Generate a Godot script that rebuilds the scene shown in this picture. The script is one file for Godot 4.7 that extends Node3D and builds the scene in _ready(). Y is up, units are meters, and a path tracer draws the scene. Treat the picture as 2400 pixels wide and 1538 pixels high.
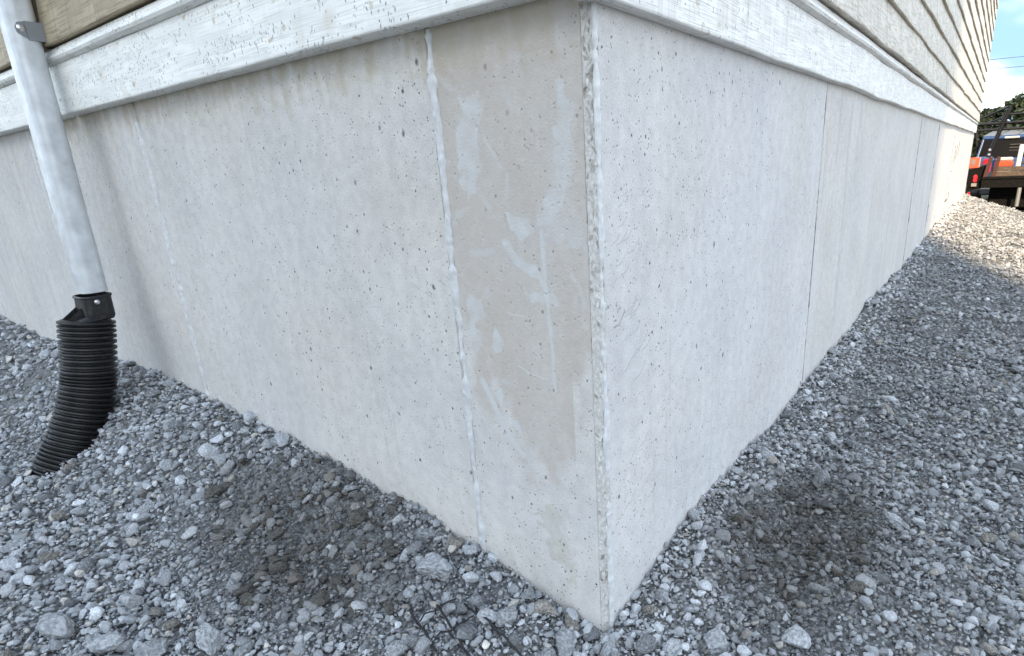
extends Node3D
# A pale concrete foundation corner under an old clapboard house, crushed stone banked against it. Metres, y up.
# The left wall stands in the plane z = 0 (x < 0), the right wall runs away along -z in its own frame (t, y, off).

var rng := RandomNumberGenerator.new()
var M := {}
var lumps := FastNoiseLite.new()
var RIGHT := Transform3D(Basis(Vector3(0.0054, 0, -1).normalized(), Vector3.UP, Vector3(1, 0, 0.0054).normalized()), Vector3.ZERO)

# ------------------------------------------------------------------ mesh helper
class Shape:
	var v := PackedVector3Array()
	var n := PackedVector3Array()
	var uv := PackedVector2Array()
	func tri(a: Vector3, b: Vector3, c: Vector3, ua := Vector2.ZERO, ub := Vector2.ZERO, uc := Vector2.ZERO) -> void:
		var m := (c - a).cross(b - a).normalized()
		v.append(a); v.append(b); v.append(c)
		n.append(m); n.append(m); n.append(m)
		uv.append(ua); uv.append(ub); uv.append(uc)
	func quad(a: Vector3, b: Vector3, c: Vector3, d: Vector3, ua := Vector2.ZERO, ub := Vector2.ZERO, uc := Vector2.ZERO, ud := Vector2.ZERO) -> void:
		tri(a, b, c, ua, ub, uc)
		tri(a, c, d, ua, uc, ud)
	func smooth3(p: Array, q: Array, u: Array) -> void:
		for i in 3:
			v.append(p[i]); n.append(q[i]); uv.append(u[i])
	# a grid of points, normals from its neighbours; rows x cols, optionally closed round the columns
	func sheet(rows: int, cols: int, pts: PackedVector3Array, uvs: PackedVector2Array, closed := false, flip := false) -> void:
		var nm := PackedVector3Array()
		nm.resize(rows * cols)
		for r in rows:
			for c in cols:
				var c0 := (c - 1 + cols) % cols if closed else maxi(c - 1, 0)
				var c1 := (c + 1) % cols if closed else mini(c + 1, cols - 1)
				var dx := pts[r * cols + c1] - pts[r * cols + c0]
				var dy := pts[mini(r + 1, rows - 1) * cols + c] - pts[maxi(r - 1, 0) * cols + c]
				var m := dx.cross(dy).normalized()
				nm[r * cols + c] = -m if flip else m
		for r in rows - 1:
			for c in (cols if closed else cols - 1):
				var d := (c + 1) % cols
				var a := r * cols + c
				var b := r * cols + d
				var e := (r + 1) * cols + d
				var f := (r + 1) * cols + c
				var o := [a, f, e, b]
				if flip:
					o = [a, b, e, f]
				for k in [[0, 1, 2], [0, 2, 3]]:
					for j in k:
						var i: int = o[j]
						v.append(pts[i]); n.append(nm[i]); uv.append(uvs[i] if uvs.size() else Vector2.ZERO)
	# a box with chamfered edges; the four uv numbers map (x, y) of the box
	func box(lo: Vector3, hi: Vector3, bev := 0.002, t := Transform3D.IDENTITY, um := Vector4(1, 0, 1, 0)) -> void:
		var mid := (lo + hi) / 2
		var h := (hi - lo) / 2
		bev = minf(bev, minf(h.x, minf(h.y, h.z)) * 0.9)
		for ax in 3:
			var b1 := (ax + 1) % 3
			var b2 := (ax + 2) % 3
			for s in [-1.0, 1.0]:
				var q := []
				for k in [[-1, -1], [1, -1], [1, 1], [-1, 1]]:
					var p := Vector3.ZERO
					p[ax] = s * h[ax]
					p[b1] = k[0] * (h[b1] - bev)
					p[b2] = k[1] * (h[b2] - bev)
					q.append(p)
				if s > 0:
					q.reverse()
				face(q, mid, t, um)
		if bev <= 0.0:
			return
		for ax in 3:
			var b1 := (ax + 1) % 3
			var b2 := (ax + 2) % 3
			for s1 in [-1.0, 1.0]:
				for s2 in [-1.0, 1.0]:
					var q := []
					for k in [[0, -1], [0, 1], [1, 1], [1, -1]]:
						var p := Vector3.ZERO
						p[ax] = k[1] * (h[ax] - bev)
						p[b1] = s1 * (h[b1] - (bev if k[0] == 1 else 0.0))
						p[b2] = s2 * (h[b2] - (bev if k[0] == 0 else 0.0))
						q.append(p)
					if s1 * s2 < 0:
						q.reverse()
					face(q, mid, t, um)
		for sx in [-1.0, 1.0]:
			for sy in [-1.0, 1.0]:
				for sz in [-1.0, 1.0]:
					var s := Vector3(sx, sy, sz)
					var q := []
					for k in 3:
						var p := Vector3.ZERO
						for j in 3:
							p[j] = s[j] * (h[j] - (0.0 if j == k else bev))
						q.append(p)
					if sx * sy * sz > 0:
						q.reverse()
					face(q, mid, t, um)
	func face(q: Array, mid: Vector3, t: Transform3D, um: Vector4) -> void:
		var out := Vector3.ZERO
		var p := []
		var u := []
		for a in q:
			out += a
			var l: Vector3 = a + mid
			u.append(Vector2(l.x * um.x + um.y, l.y * um.z + um.w))
			p.append(t * l)
		var m: Vector3 = (p[2] - p[0]).cross(p[1] - p[0])
		if m.dot(t.basis * out) < 0:
			p.reverse(); u.reverse()
		tri(p[0], p[1], p[2], u[0], u[1], u[2])
		if p.size() == 4:
			tri(p[0], p[2], p[3], u[0], u[2], u[3])
	func tube(path: PackedVector3Array, radii: PackedFloat32Array, sides := 8, caps := true) -> void:
		var pts := PackedVector3Array()
		var rows := path.size()
		var ref := Vector3.UP
		var d0 := (path[mini(1, rows - 1)] - path[0]).normalized()
		if absf(d0.y) > 0.8:
			ref = Vector3.RIGHT
		for r in rows:
			var d := (path[mini(r + 1, rows - 1)] - path[maxi(r - 1, 0)]).normalized()
			var e1 := d.cross(ref).normalized()
			var e2 := d.cross(e1)
			for c in sides:
				var w := TAU * c / sides
				pts.append(path[r] + (e1 * cos(w) + e2 * sin(w)) * radii[r])
		sheet(rows, sides, pts, PackedVector2Array(), true)
		if caps:
			for e in [0, rows - 1]:
				for c in sides:
					var a := pts[e * sides + c]
					var b := pts[e * sides + (c + 1) % sides]
					if e == 0:
						tri(path[e], b, a)
					else:
						tri(path[e], a, b)
	func mesh(m: Material) -> ArrayMesh:
		var arr := []
		arr.resize(Mesh.ARRAY_MAX)
		arr[Mesh.ARRAY_VERTEX] = v
		arr[Mesh.ARRAY_NORMAL] = n
		arr[Mesh.ARRAY_TEX_UV] = uv
		var a := ArrayMesh.new()
		a.add_surface_from_arrays(Mesh.PRIMITIVE_TRIANGLES, arr)
		a.surface_set_material(0, m)
		return a

func node(called: String, parent: Node = null, at := Transform3D.IDENTITY) -> Node3D:
	var o := Node3D.new()
	o.name = numbered(called, parent if parent else self)
	o.transform = at
	(parent if parent else self).add_child(o, true)
	return o

var counts := {}
func numbered(called: String, parent: Node) -> String:
	var key := str(parent.get_instance_id()) + called
	var k: int = counts.get(key, 0)
	counts[key] = k + 1
	return called if k == 0 else "%s_%03d" % [called, k]

func put(called: String, mesh: Mesh, parent: Node = null, at := Transform3D.IDENTITY) -> MeshInstance3D:
	var o := MeshInstance3D.new()
	o.name = numbered(called, parent if parent else self)
	o.mesh = mesh
	o.transform = at
	(parent if parent else self).add_child(o, true)
	return o

func tag(o: Node, label := "", category := "", group := "", kind := "") -> Node:
	for k in [["label", label], ["category", category], ["group", group], ["kind", kind]]:
		if k[1] != "":
			o.set_meta(k[0], k[1])
	return o

func mat(albedo: Color, rough := 0.8, metal := 0.0, spec := 0.5) -> StandardMaterial3D:   # albedo is a linear value
	var m := StandardMaterial3D.new()
	m.albedo_color = albedo.linear_to_srgb()
	m.roughness = rough
	m.metallic = metal
	m.metallic_specular = spec
	return m

func texture(im: Image) -> ImageTexture:
	return ImageTexture.create_from_image(im)

func noise_bytes(w: int, h: int, freq: float, sd: int, stretch_x := 1, stretch_y := 1, octaves := 4) -> PackedByteArray:
	var f := FastNoiseLite.new()
	f.seed = sd
	f.noise_type = FastNoiseLite.TYPE_SIMPLEX
	f.frequency = freq
	f.fractal_octaves = octaves
	var im := f.get_image(maxi(4, w / stretch_x), maxi(4, h / stretch_y), false, false, true)
	if stretch_x > 1 or stretch_y > 1:
		im.resize(w, h, Image.INTERPOLATE_CUBIC)
	im.convert(Image.FORMAT_L8)
	return im.get_data()

func sstep(a: float, b: float, x: float) -> float:
	var t := clampf((x - a) / (b - a), 0, 1)
	return t * t * (3 - 2 * t)

func lerp_table(tab: Array, x: float) -> float:
	if x <= tab[0][0]:
		return tab[0][1]
	for i in range(1, tab.size()):
		if x < tab[i][0]:
			return lerpf(tab[i - 1][1], tab[i][1], (x - tab[i - 1][0]) / (tab[i][0] - tab[i - 1][0]))
	return tab[-1][1]

# ------------------------------------------------------------------ canvas: a colour picture and its relief, in metres
class Canvas:
	var w: int
	var h: int
	var per: float          # pixels a metre
	var x0: float
	var ytop: float
	var col := PackedByteArray()
	var hgt := PackedByteArray()
	func at(x: float, y: float) -> Vector2i:
		return Vector2i(int((x - x0) * per), int((ytop - y) * per))
	func blot(x: float, y: float, rx: float, ry: float, c: Color, a: float, edge: FastNoiseLite, rough := 0.35, turn := 0.0, dz := 0, soft := 0.3) -> void:
		var m := maxf(rx, ry) * 1.5
		var p0 := at(x - m, y + m)
		var p1 := at(x + m, y - m)
		var ct := cos(turn)
		var s := sin(turn)
		for j in range(maxi(p0.y, 0), mini(p1.y + 1, h)):
			for i in range(maxi(p0.x, 0), mini(p1.x + 1, w)):
				var dx := x0 + (i + 0.5) / per - x
				var dy := ytop - (j + 0.5) / per - y
				var u := (dx * ct + dy * s) / rx
				var v := (-dx * s + dy * ct) / ry
				var d := sqrt(u * u + v * v)
				if edge:
					d += rough * edge.get_noise_2d(i * 1.0, j * 1.0)
				var k := clampf((1.0 - d) / soft, 0, 1) * a
				if k > 0.003:
					var o := (j * w + i) * 3
					col[o] = int(lerpf(col[o], c.r8, k))
					col[o + 1] = int(lerpf(col[o + 1], c.g8, k))
					col[o + 2] = int(lerpf(col[o + 2], c.b8, k))
					if dz:
						hgt[j * w + i] = clampi(hgt[j * w + i] + int(dz * k), 0, 255)
	func stroke(pts: Array, r: float, c: Color, a: float, edge: FastNoiseLite, rough := 0.3, dz := 0) -> void:
		for k in pts.size() - 1:
			var p: Vector2 = pts[k]
			var q: Vector2 = pts[k + 1]
			var n := maxi(1, int(p.distance_to(q) / (r * 0.6)))
			for i in n + 1:
				var m := p.lerp(q, float(i) / n)
				blot(m.x, m.y, r, r, c, a, edge, rough, 0.0, dz)
	func poly(pts: Array, c: Color, a: float, edge: FastNoiseLite, wob := 0.004) -> void:
		var poly_pts := PackedVector2Array(pts)
		var lo := poly_pts[0]
		var hi := poly_pts[0]
		for p in poly_pts:
			lo = lo.min(p)
			hi = hi.max(p)
		var p0 := at(lo.x - 0.01, hi.y + 0.01)
		var p1 := at(hi.x + 0.01, lo.y - 0.01)
		for j in range(maxi(p0.y, 0), mini(p1.y + 1, h)):
			for i in range(maxi(p0.x, 0), mini(p1.x + 1, w)):
				var e := edge.get_noise_2d(i, j)
				var e2 := edge.get_noise_2d(i + 500, j + 300)
				var hit := 0.0
				for sub in [[0.5, 0.5], [-0.4, 0.1], [1.4, 0.9], [0.1, 1.4], [0.9, -0.4], [-0.2, -0.2], [1.2, 1.2], [1.2, -0.2], [-0.2, 1.2]]:
					if Geometry2D.is_point_in_polygon(Vector2(x0 + (i + sub[0]) / per + e * wob, ytop - (j + sub[1]) / per + e2 * wob), poly_pts):
						hit += 1.0 / 9.0
				if hit > 0:
					var k := clampf(a * hit * (0.8 + 0.7 * e), 0, 1)
					var o := (j * w + i) * 3
					col[o] = int(lerpf(col[o], c.r8, k))
					col[o + 1] = int(lerpf(col[o + 1], c.g8, k))
					col[o + 2] = int(lerpf(col[o + 2], c.b8, k))
	func pictures() -> Array:
		return [Image.create_from_data(w, h, false, Image.FORMAT_RGB8, col), Image.create_from_data(w, h, false, Image.FORMAT_L8, hgt)]

# cast concrete: cloudy, faintly streaked downwards, peppered with air holes, the shade inside them painted dark
func concrete(x0: float, x1: float, ybot: float, ytop: float, w: int, sd: int, base: Color, pores: int) -> Canvas:
	var c := Canvas.new()
	c.w = w
	c.per = w / (x1 - x0)
	c.h = int((ytop - ybot) * c.per)
	c.x0 = x0
	c.ytop = ytop
	var k := 1000.0 / c.per
	var big := noise_bytes(c.w, c.h, 0.006 * k, sd, 2, 2)
	var mid := noise_bytes(c.w, c.h, 0.03 * k, sd + 1, 1, 1)
	var run := noise_bytes(c.w, c.h, 0.018 * k, sd + 2, 1, 14, 4)
	var fine := noise_bytes(c.w, c.h, 0.25, sd + 3, 1, 1, 2)
	var hue := noise_bytes(c.w, c.h, 0.004 * k, sd + 4, 2, 2, 3)
	var n := c.w * c.h
	c.col.resize(n * 3)
	c.hgt.resize(n)
	var br := base.r8
	var bg := base.g8
	var bb := base.b8
	for i in n:
		var g := (big[i] - 128) * 0.042 + (mid[i] - 128) * 0.05 + (run[i] - 128) * 0.024 + (fine[i] - 128) * 0.075
		var q := (hue[i] - 128) * 0.012
		c.col[i * 3] = clampi(int(br + g + q), 0, 255)
		c.col[i * 3 + 1] = clampi(int(bg + g + q * 0.35), 0, 255)
		c.col[i * 3 + 2] = clampi(int(bb + g - q), 0, 255)
		c.hgt[i] = clampi(200 + (fine[i] - 128) / 12 + (mid[i] - 128) / 14, 0, 255)
	var clump := FastNoiseLite.new()
	clump.seed = sd + 9
	clump.frequency = 5.0
	var placed := 0
	while placed < pores:
		var x := rng.randf_range(x0, x1)
		var y := rng.randf_range(ybot, ytop)
		if clump.get_noise_2d(x, y) * 0.6 + 0.42 < rng.randf() * 0.8 - 0.1:
			continue
		placed += 1
		var r := 0.0005 + 0.0006 * rng.randf()
		var dark := rng.randf_range(0.5, 1.0)
		var s := rng.randf()
		if s > 0.93:
			r *= 1.9
			dark = rng.randf_range(0.6, 0.9)
		if s > 0.99:
			r *= 1.9
			dark = rng.randf_range(0.35, 0.7)
		c.blot(x, y, maxf(r, 0.55 / c.per), maxf(r * rng.randf_range(1.0, 1.6), 0.6 / c.per), Color(0.19, 0.18, 0.17), dark, null, 0.0, rng.randf_range(-0.25, 0.25), -int(90 * dark), 0.6)
	return c

func canvas_material(c: Canvas, relief: float, rough := 0.85) -> StandardMaterial3D:
	var p := c.pictures()
	var m := mat(Color.WHITE, rough, 0.0, 0.35)
	m.albedo_texture = texture(p[0])
	m.heightmap_enabled = true
	m.heightmap_texture = texture(p[1])
	m.heightmap_scale = relief
	m.texture_repeat = false
	return m

# painted or bare weathered boards: grain along x, mildew specks, flaked spots; repeats every `span` metres
func board_material(w: int, h: int, sd: int, base: Color, dark: Color, crack: float, specks: int, scabs: int, streak: float, cells := false, lip := false) -> StandardMaterial3D:
	var grain := noise_bytes(w, h, 0.42, sd, 50, 1, 2)
	var wide := noise_bytes(w, h, 0.02, sd + 1, 4, 1, 3)
	var fine := noise_bytes(w, h, 0.4, sd + 2, 1, 1, 2)
	var runs := noise_bytes(w, h, 0.06, sd + 3, 1, 20, 3)
	var net := PackedByteArray()
	if cells:
		var f := FastNoiseLite.new()
		f.seed = sd
		f.noise_type = FastNoiseLite.TYPE_CELLULAR
		f.cellular_return_type = FastNoiseLite.RETURN_DISTANCE2_SUB
		f.frequency = 0.09
		var im := f.get_image(w / 2, h, false, false, true)
		im.resize(w, h, Image.INTERPOLATE_BILINEAR)
		im.convert(Image.FORMAT_L8)
		net = im.get_data()
	var n := w * h
	var c := Canvas.new()
	c.w = w
	c.h = h
	c.per = 1.0
	c.ytop = h
	c.col.resize(n * 3)
	c.hgt.resize(n)
	for i in n:
		var k := clampf((grain[i] - 162) / 22.0, 0, 1) * crack * clampf(wide[i] / 120.0, 0.2, 1)
		if cells:
			k = maxf(k, clampf((40 - net[i]) / 34.0, 0, 1) * crack)
		k += clampf((runs[i] - 150) / 80.0, 0, 1) * streak
		k = clampf(k, 0, 1)
		var g := (wide[i] - 128) * 0.08 + (fine[i] - 128) * 0.06
		c.col[i * 3] = clampi(int(lerpf(base.r8, dark.r8, k) + g), 0, 255)
		c.col[i * 3 + 1] = clampi(int(lerpf(base.g8, dark.g8, k) + g), 0, 255)
		c.col[i * 3 + 2] = clampi(int(lerpf(base.b8, dark.b8, k) + g), 0, 255)
		c.hgt[i] = clampi(int(190 - 110 * k + (fine[i] - 128) * 0.12), 0, 255)
	var patchy := FastNoiseLite.new()
	patchy.seed = sd + 7
	patchy.frequency = 0.006
	var edge := FastNoiseLite.new()
	edge.frequency = 0.2
	var made := 0
	while made < specks:
		var x := rng.randf() * w
		var y := rng.randf() * h
		if patchy.get_noise_2d(x, y * 3) < rng.randf() * 0.8 - 0.35:
			continue
		made += 1
		c.blot(x, y, rng.randf_range(0.7, 1.3), rng.randf_range(1.5, 5.5), Color(0.25, 0.26, 0.27), rng.randf_range(0.45, 1.0), null, 0.0, rng.randf_range(-0.4, 0.4), -20, 0.7)
	for i in scabs / 3:   # broad drip stains
		c.blot(rng.randf() * w, rng.randf() * h, rng.randf_range(4, 26), rng.randf_range(14, 60), Color(0.70, 0.64, 0.54), rng.randf_range(0.06, 0.2), patchy, 0.8, 0.0, 0, 0.8)
	for i in scabs:
		var x := rng.randf() * w
		var y := rng.randf() * h
		c.blot(x, y, rng.randf_range(2, 8), rng.randf_range(3, 9), Color(0.62, 0.53, 0.42), rng.randf_range(0.2, 0.6), edge, 0.9, 0.0, -50, 0.3)
	if lip:   # grime and moss along the lower arris, which is the strip between 11 and 17 hundredths of the profile
		for i in 1500:
			c.blot(rng.randf() * w, h * rng.randf_range(0.115, 0.165), rng.randf_range(1.0, 5.0), rng.randf_range(0.8, 3.0), Color(0.36, 0.34, 0.25).lerp(Color(0.55, 0.53, 0.45), rng.randf()), rng.randf_range(0.25, 0.8), edge, 0.6, 0.0, -30, 0.6)
	var p := c.pictures()
	var m := mat(Color.WHITE, 0.6, 0.0, 0.4)
	m.albedo_texture = texture(p[0])
	m.heightmap_enabled = true
	m.heightmap_texture = texture(p[1])
	m.heightmap_scale = 0.05
	return m

# ------------------------------------------------------------------ the ground
var LEFT_CONTACT := [[-0.3, 0.0], [0.0, 0.0], [0.08, 0.02], [0.145, 0.034], [0.22, 0.053], [0.35, 0.082], [0.46, 0.092], [0.58, 0.11], [0.74, 0.122], [0.88, 0.134], [1.09, 0.15], [1.33, 0.172], [1.63, 0.160], [2.34, 0.143], [2.84, 0.175], [4.0, 0.16]]
var RIGHT_CONTACT := [[-0.3, 0.0], [0.0, 0.006], [0.07, 0.016], [0.15, 0.03], [0.23, 0.046], [0.4, 0.044], [0.59, 0.04], [0.75, 0.022], [0.96, 0.036], [1.37, 0.036], [1.94, 0.062], [2.93, 0.04], [4.05, 0.056], [5.1, 0.09], [6.9, 0.078], [8.3, 0.054], [9.0, 0.04]]

func ground(x: float, z: float) -> float:
	var h := 0.0
	if z > 0.0:
		h = lerp_table(LEFT_CONTACT, -x) * exp(-pow(z / 0.19, 2.0))
	elif x <= 0.0:
		h = lerp_table(LEFT_CONTACT, -x)
	if x > 0.0:
		var r := lerp_table(RIGHT_CONTACT, -z) * (0.55 + 0.45 * exp(-x / 0.25))
		h = maxf(h * exp(-x / 0.2), r) if z > -0.05 else r
		var crest := 9.0 - 3.6 * minf(x, 1.1)
		h -= 0.82 * sstep(0.0, 3.0, -z - crest)
		h -= 0.11 * minf(x, 1.2) * sstep(3.0, 6.5, -z)
	h -= 0.022 * exp(-pow((x + 0.50) / 0.17, 2.0) - pow((z - 0.12) / 0.07, 2.0)) + 0.022 * exp(-pow((x - 0.16) / 0.07, 2.0) - pow((z + 0.36) / 0.13, 2.0))
	return h + 0.013 * lumps.get_noise_2d(x * 9, z * 9) + 0.009 * lumps.get_noise_2d(x * 31 + 50, z * 31) + (0.03 * lumps.get_noise_2d(x * 2.5, z * 2.5) if z < -1.0 else 0.0)

# how damp and earthy the stone is: two patches where the fines are still wet
func damp(x: float, z: float) -> float:
	var w := 0.45 * lumps.get_noise_2d(x * 14 + 9, z * 14) + 0.35 * lumps.get_noise_2d(x * 40, z * 40 + 7)
	var a := exp(-pow((x + 0.52) / 0.25, 2.0) - pow((z - 0.13) / 0.12, 2.0))
	var b := exp(-pow((x - 0.19) / 0.12, 2.0) - pow((z + 0.34) / 0.19, 2.0))
	return clampf(maxf(a, b) * 2.0 + w - 0.15, 0, 1)

var ico_v := []
var ico_f := []
func make_ico(levels: int) -> void:
	var t := (1.0 + sqrt(5.0)) / 2.0
	var v := []
	for p in [[-1, t, 0], [1, t, 0], [-1, -t, 0], [1, -t, 0], [0, -1, t], [0, 1, t], [0, -1, -t], [0, 1, -t], [t, 0, -1], [t, 0, 1], [-t, 0, -1], [-t, 0, 1]]:
		v.append(Vector3(p[0], p[1], p[2]).normalized())
	var f := [[0, 11, 5], [0, 5, 1], [0, 1, 7], [0, 7, 10], [0, 10, 11], [1, 5, 9], [5, 11, 4], [11, 10, 2], [10, 7, 6], [7, 1, 8], [3, 9, 4], [3, 4, 2], [3, 2, 6], [3, 6, 8], [3, 8, 9], [4, 9, 5], [2, 4, 11], [6, 2, 10], [8, 6, 7], [9, 8, 1]]
	for l in levels + 1:
		ico_v.append(v.duplicate())
		ico_f.append(f.duplicate())
		var seen := {}
		var g := []
		for tr in f:
			var m := []
			for k in 3:
				var a: int = tr[k]
				var b: int = tr[(k + 1) % 3]
				var key := mini(a, b) * 100000 + maxi(a, b)
				if not seen.has(key):
					seen[key] = v.size()
					v.append((v[a] + v[b]).normalized())
				m.append(seen[key])
			g.append([tr[0], m[0], m[2]])
			g.append([tr[1], m[1], m[0]])
			g.append([tr[2], m[2], m[1]])
			g.append([m[0], m[1], m[2]])
		f = g

# crushed stone: a ball cut by a dozen planes, roughened; unit radius
func stone_mesh(level: int, sd: int, rough: float, m: Material, flat := 0.62) -> ArrayMesh:
	var r := RandomNumberGenerator.new()
	r.seed = sd
	var nz := FastNoiseLite.new()
	nz.seed = sd
	nz.frequency = 1.6
	nz.fractal_octaves = 4
	var cuts := []
	for i in 10:
		cuts.append([Vector3(r.randfn(), r.randfn(), r.randfn()).normalized(), r.randf_range(0.48, 0.88)])
	var st := Vector3(1.0, flat * r.randf_range(0.8, 1.2), r.randf_range(0.62, 0.95))
	var pts := []
	for d in ico_v[level]:
		var k := 1.05
		for c in cuts:
			var q: float = c[0].dot(d)
			if q > 0.01:
				k = minf(k, c[1] / q)
		k *= 1.0 + rough * nz.get_noise_3d(d.x * 2, d.y * 2, d.z * 2) + rough * 0.5 * nz.get_noise_3d(d.x * 7, d.y * 7, d.z * 7)
		pts.append(d * k * st)
	var nm := []
	nm.resize(pts.size())
	nm.fill(Vector3.ZERO)
	for t in ico_f[level]:
		var q: Vector3 = (pts[t[1]] - pts[t[0]]).cross(pts[t[2]] - pts[t[0]])
		for k in 3:
			nm[t[k]] += q
	var s := Shape.new()
	for t in ico_f[level]:
		var q: Vector3 = (pts[t[1]] - pts[t[0]]).cross(pts[t[2]] - pts[t[0]]).normalized()
		var o := []
		for k in 3:
			o.append((q * 0.88 + nm[t[k]].normalized() * 0.12).normalized())
		s.smooth3([pts[t[0]], pts[t[2]], pts[t[1]]], [o[0], o[2], o[1]], [Vector2.ZERO, Vector2.ZERO, Vector2.ZERO])
	return s.mesh(m)

func stone_tone(x: float, z: float, r: float) -> Color:
	var g := 0.53 * pow(2.0, rng.randf_range(-0.6, 0.5)) * lerpf(0.92, 1.12, clampf(r / 0.015, 0, 1))
	if rng.randf() < 0.05:
		g *= 1.35
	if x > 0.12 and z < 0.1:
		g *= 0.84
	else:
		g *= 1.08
	var c := Color(g * 0.965, g * 1.0, g * 1.05)
	if rng.randf() < 0.07:
		c = Color(g * 1.03, g * 0.98, g * 0.90)
	return c.lerp(Color(g * 0.22, g * 0.195, g * 0.165), damp(x, z) * rng.randf_range(0.45, 1.0))

func stone_pose(x: float, z: float, r: float, lift: float, tilt := 0.5) -> Transform3D:
	var b := Basis.from_euler(Vector3(rng.randf_range(-tilt, tilt), rng.randf() * TAU, rng.randf_range(-tilt, tilt)))
	b = b.scaled_local(Vector3(r * rng.randf_range(0.85, 1.2), r * rng.randf_range(0.8, 1.2), r * rng.randf_range(0.85, 1.2)))
	return Transform3D(b, Vector3(x, ground(x, z) + r * lift, z))

func inside_house(x: float, z: float, m: float) -> bool:
	return x < 0.012 + 0.0054 * -z - m and z < -m

# ------------------------------------------------------------------ build
func _ready() -> void:
	rng.seed = 7
	lumps.seed = 3
	lumps.frequency = 1.0
	var cam := Camera3D.new()
	cam.name = "camera"
	cam.projection = Camera3D.PROJECTION_FRUSTUM
	cam.near = 0.05
	cam.far = 2000.0
	cam.size = 0.05 * 1.12244
	cam.frustum_offset = Vector2(-0.08895, 0.05494) * 0.05
	cam.transform = Transform3D(Basis(Vector3(0.81743447, -0.04833992, -0.57398967), Vector3(-0.14322888, 0.9481188, -0.28382429), Vector3(0.55793044, 0.31421965, 0.76810132)), Vector3(0.36465, 0.6317, 0.55984))
	add_child(cam)
	cam.current = true
	var env := Environment.new()
	env.background_mode = Environment.BG_SKY
	env.tonemap_mode = Environment.TONE_MAPPER_LINEAR
	env.tonemap_exposure = 3.9
	env.sdfgi_enabled = true
	env.ssao_enabled = true
	env.ssil_enabled = true
	var sky := Sky.new()
	var pano := PanoramaSkyMaterial.new()
	pano.panorama = texture(sky_picture(1024, 512))
	sky.sky_material = pano
	env.sky = sky
	var we := WorldEnvironment.new()
	we.name = "environment"
	we.environment = env
	add_child(we)
	var sun := DirectionalLight3D.new()
	sun.name = "sun"
	sun.light_energy = 0.85
	sun.light_color = Color(1.0, 0.89, 0.73)
	sun.light_angular_distance = 0.7
	sun.shadow_enabled = true
	sun.transform = Transform3D(Basis.looking_at(-Vector3(0.31 * 0.866, 0.5, 0.95 * 0.866), Vector3.UP), Vector3(8, 12, 14))
	add_child(sun)

	materials()
	make_ground()
	make_house()
	make_neighbour()
	make_downspout()
	make_gravel()
	make_net_and_straw()
	make_trailer()
	make_truck()
	make_background()

func sky_picture(w: int, h: int) -> Image:
	var f := FastNoiseLite.new()
	f.seed = 212
	f.frequency = 1.0
	f.fractal_octaves = 6
	f.fractal_gain = 0.5
	var px := PackedFloat32Array()
	px.resize(w * h * 3)
	for j in h:
		var el := (0.5 - (j + 0.5) / h) * PI
		var y := sin(el)
		for i in w:
			var az := (i + 0.5) / w * TAU
			var c := cos(el)
			var d := Vector3(sin(az) * c, y, -cos(az) * c)
			var up := maxf(y, 0.0)
			var blue := Color(0.075, 0.16, 0.30).lerp(Color(0.16, 0.235, 0.30), pow(1.0 - up, 10.0))
			var s := 1.0 / (up + 0.16)
			var q := Vector3(d.x * s * 0.9, up * 3.0, d.z * s * 0.9)
			var n := f.get_noise_3d(q.x + 3.1, q.y, q.z + 1.7) + 0.08
			var cloud := sstep(-0.10, 0.26, n)
			var tint := 0.92 + 0.5 * f.get_noise_3d(q.x * 2 + 40, q.y * 2, q.z * 2)
			var k := blue.lerp(Color(0.99, 1.05, 1.08) * tint, cloud * 0.95)
			if y < 0:
				k = Color(0.3, 0.3, 0.28)
			var o := (j * w + i) * 3
			px[o] = k.r
			px[o + 1] = k.g
			px[o + 2] = k.b
	return Image.create_from_data(w, h, false, Image.FORMAT_RGBF, px.to_byte_array())

func triplanar_noise(m: StandardMaterial3D, sd: int, freq: float, lo: float, hi: float, scale: float, relief := 0.0, size := 256, power := 1.0) -> void:
	var nz := FastNoiseLite.new()
	nz.seed = sd
	nz.frequency = freq
	nz.fractal_octaves = 5
	var im := nz.get_seamless_image(size, size)
	im.convert(Image.FORMAT_L8)
	if relief > 0.0:
		m.heightmap_enabled = true
		m.heightmap_texture = texture(im.duplicate())
		m.heightmap_scale = relief
	var d := im.get_data()
	for i in d.size():
		d[i] = int(255 * lerpf(lo, hi, pow(d[i] / 255.0, power)))
	var c := Image.create_from_data(size, size, false, Image.FORMAT_L8, d)
	c.convert(Image.FORMAT_RGB8)
	m.albedo_texture = texture(c)
	m.uv1_triplanar = true
	m.uv1_scale = Vector3.ONE * scale

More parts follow.
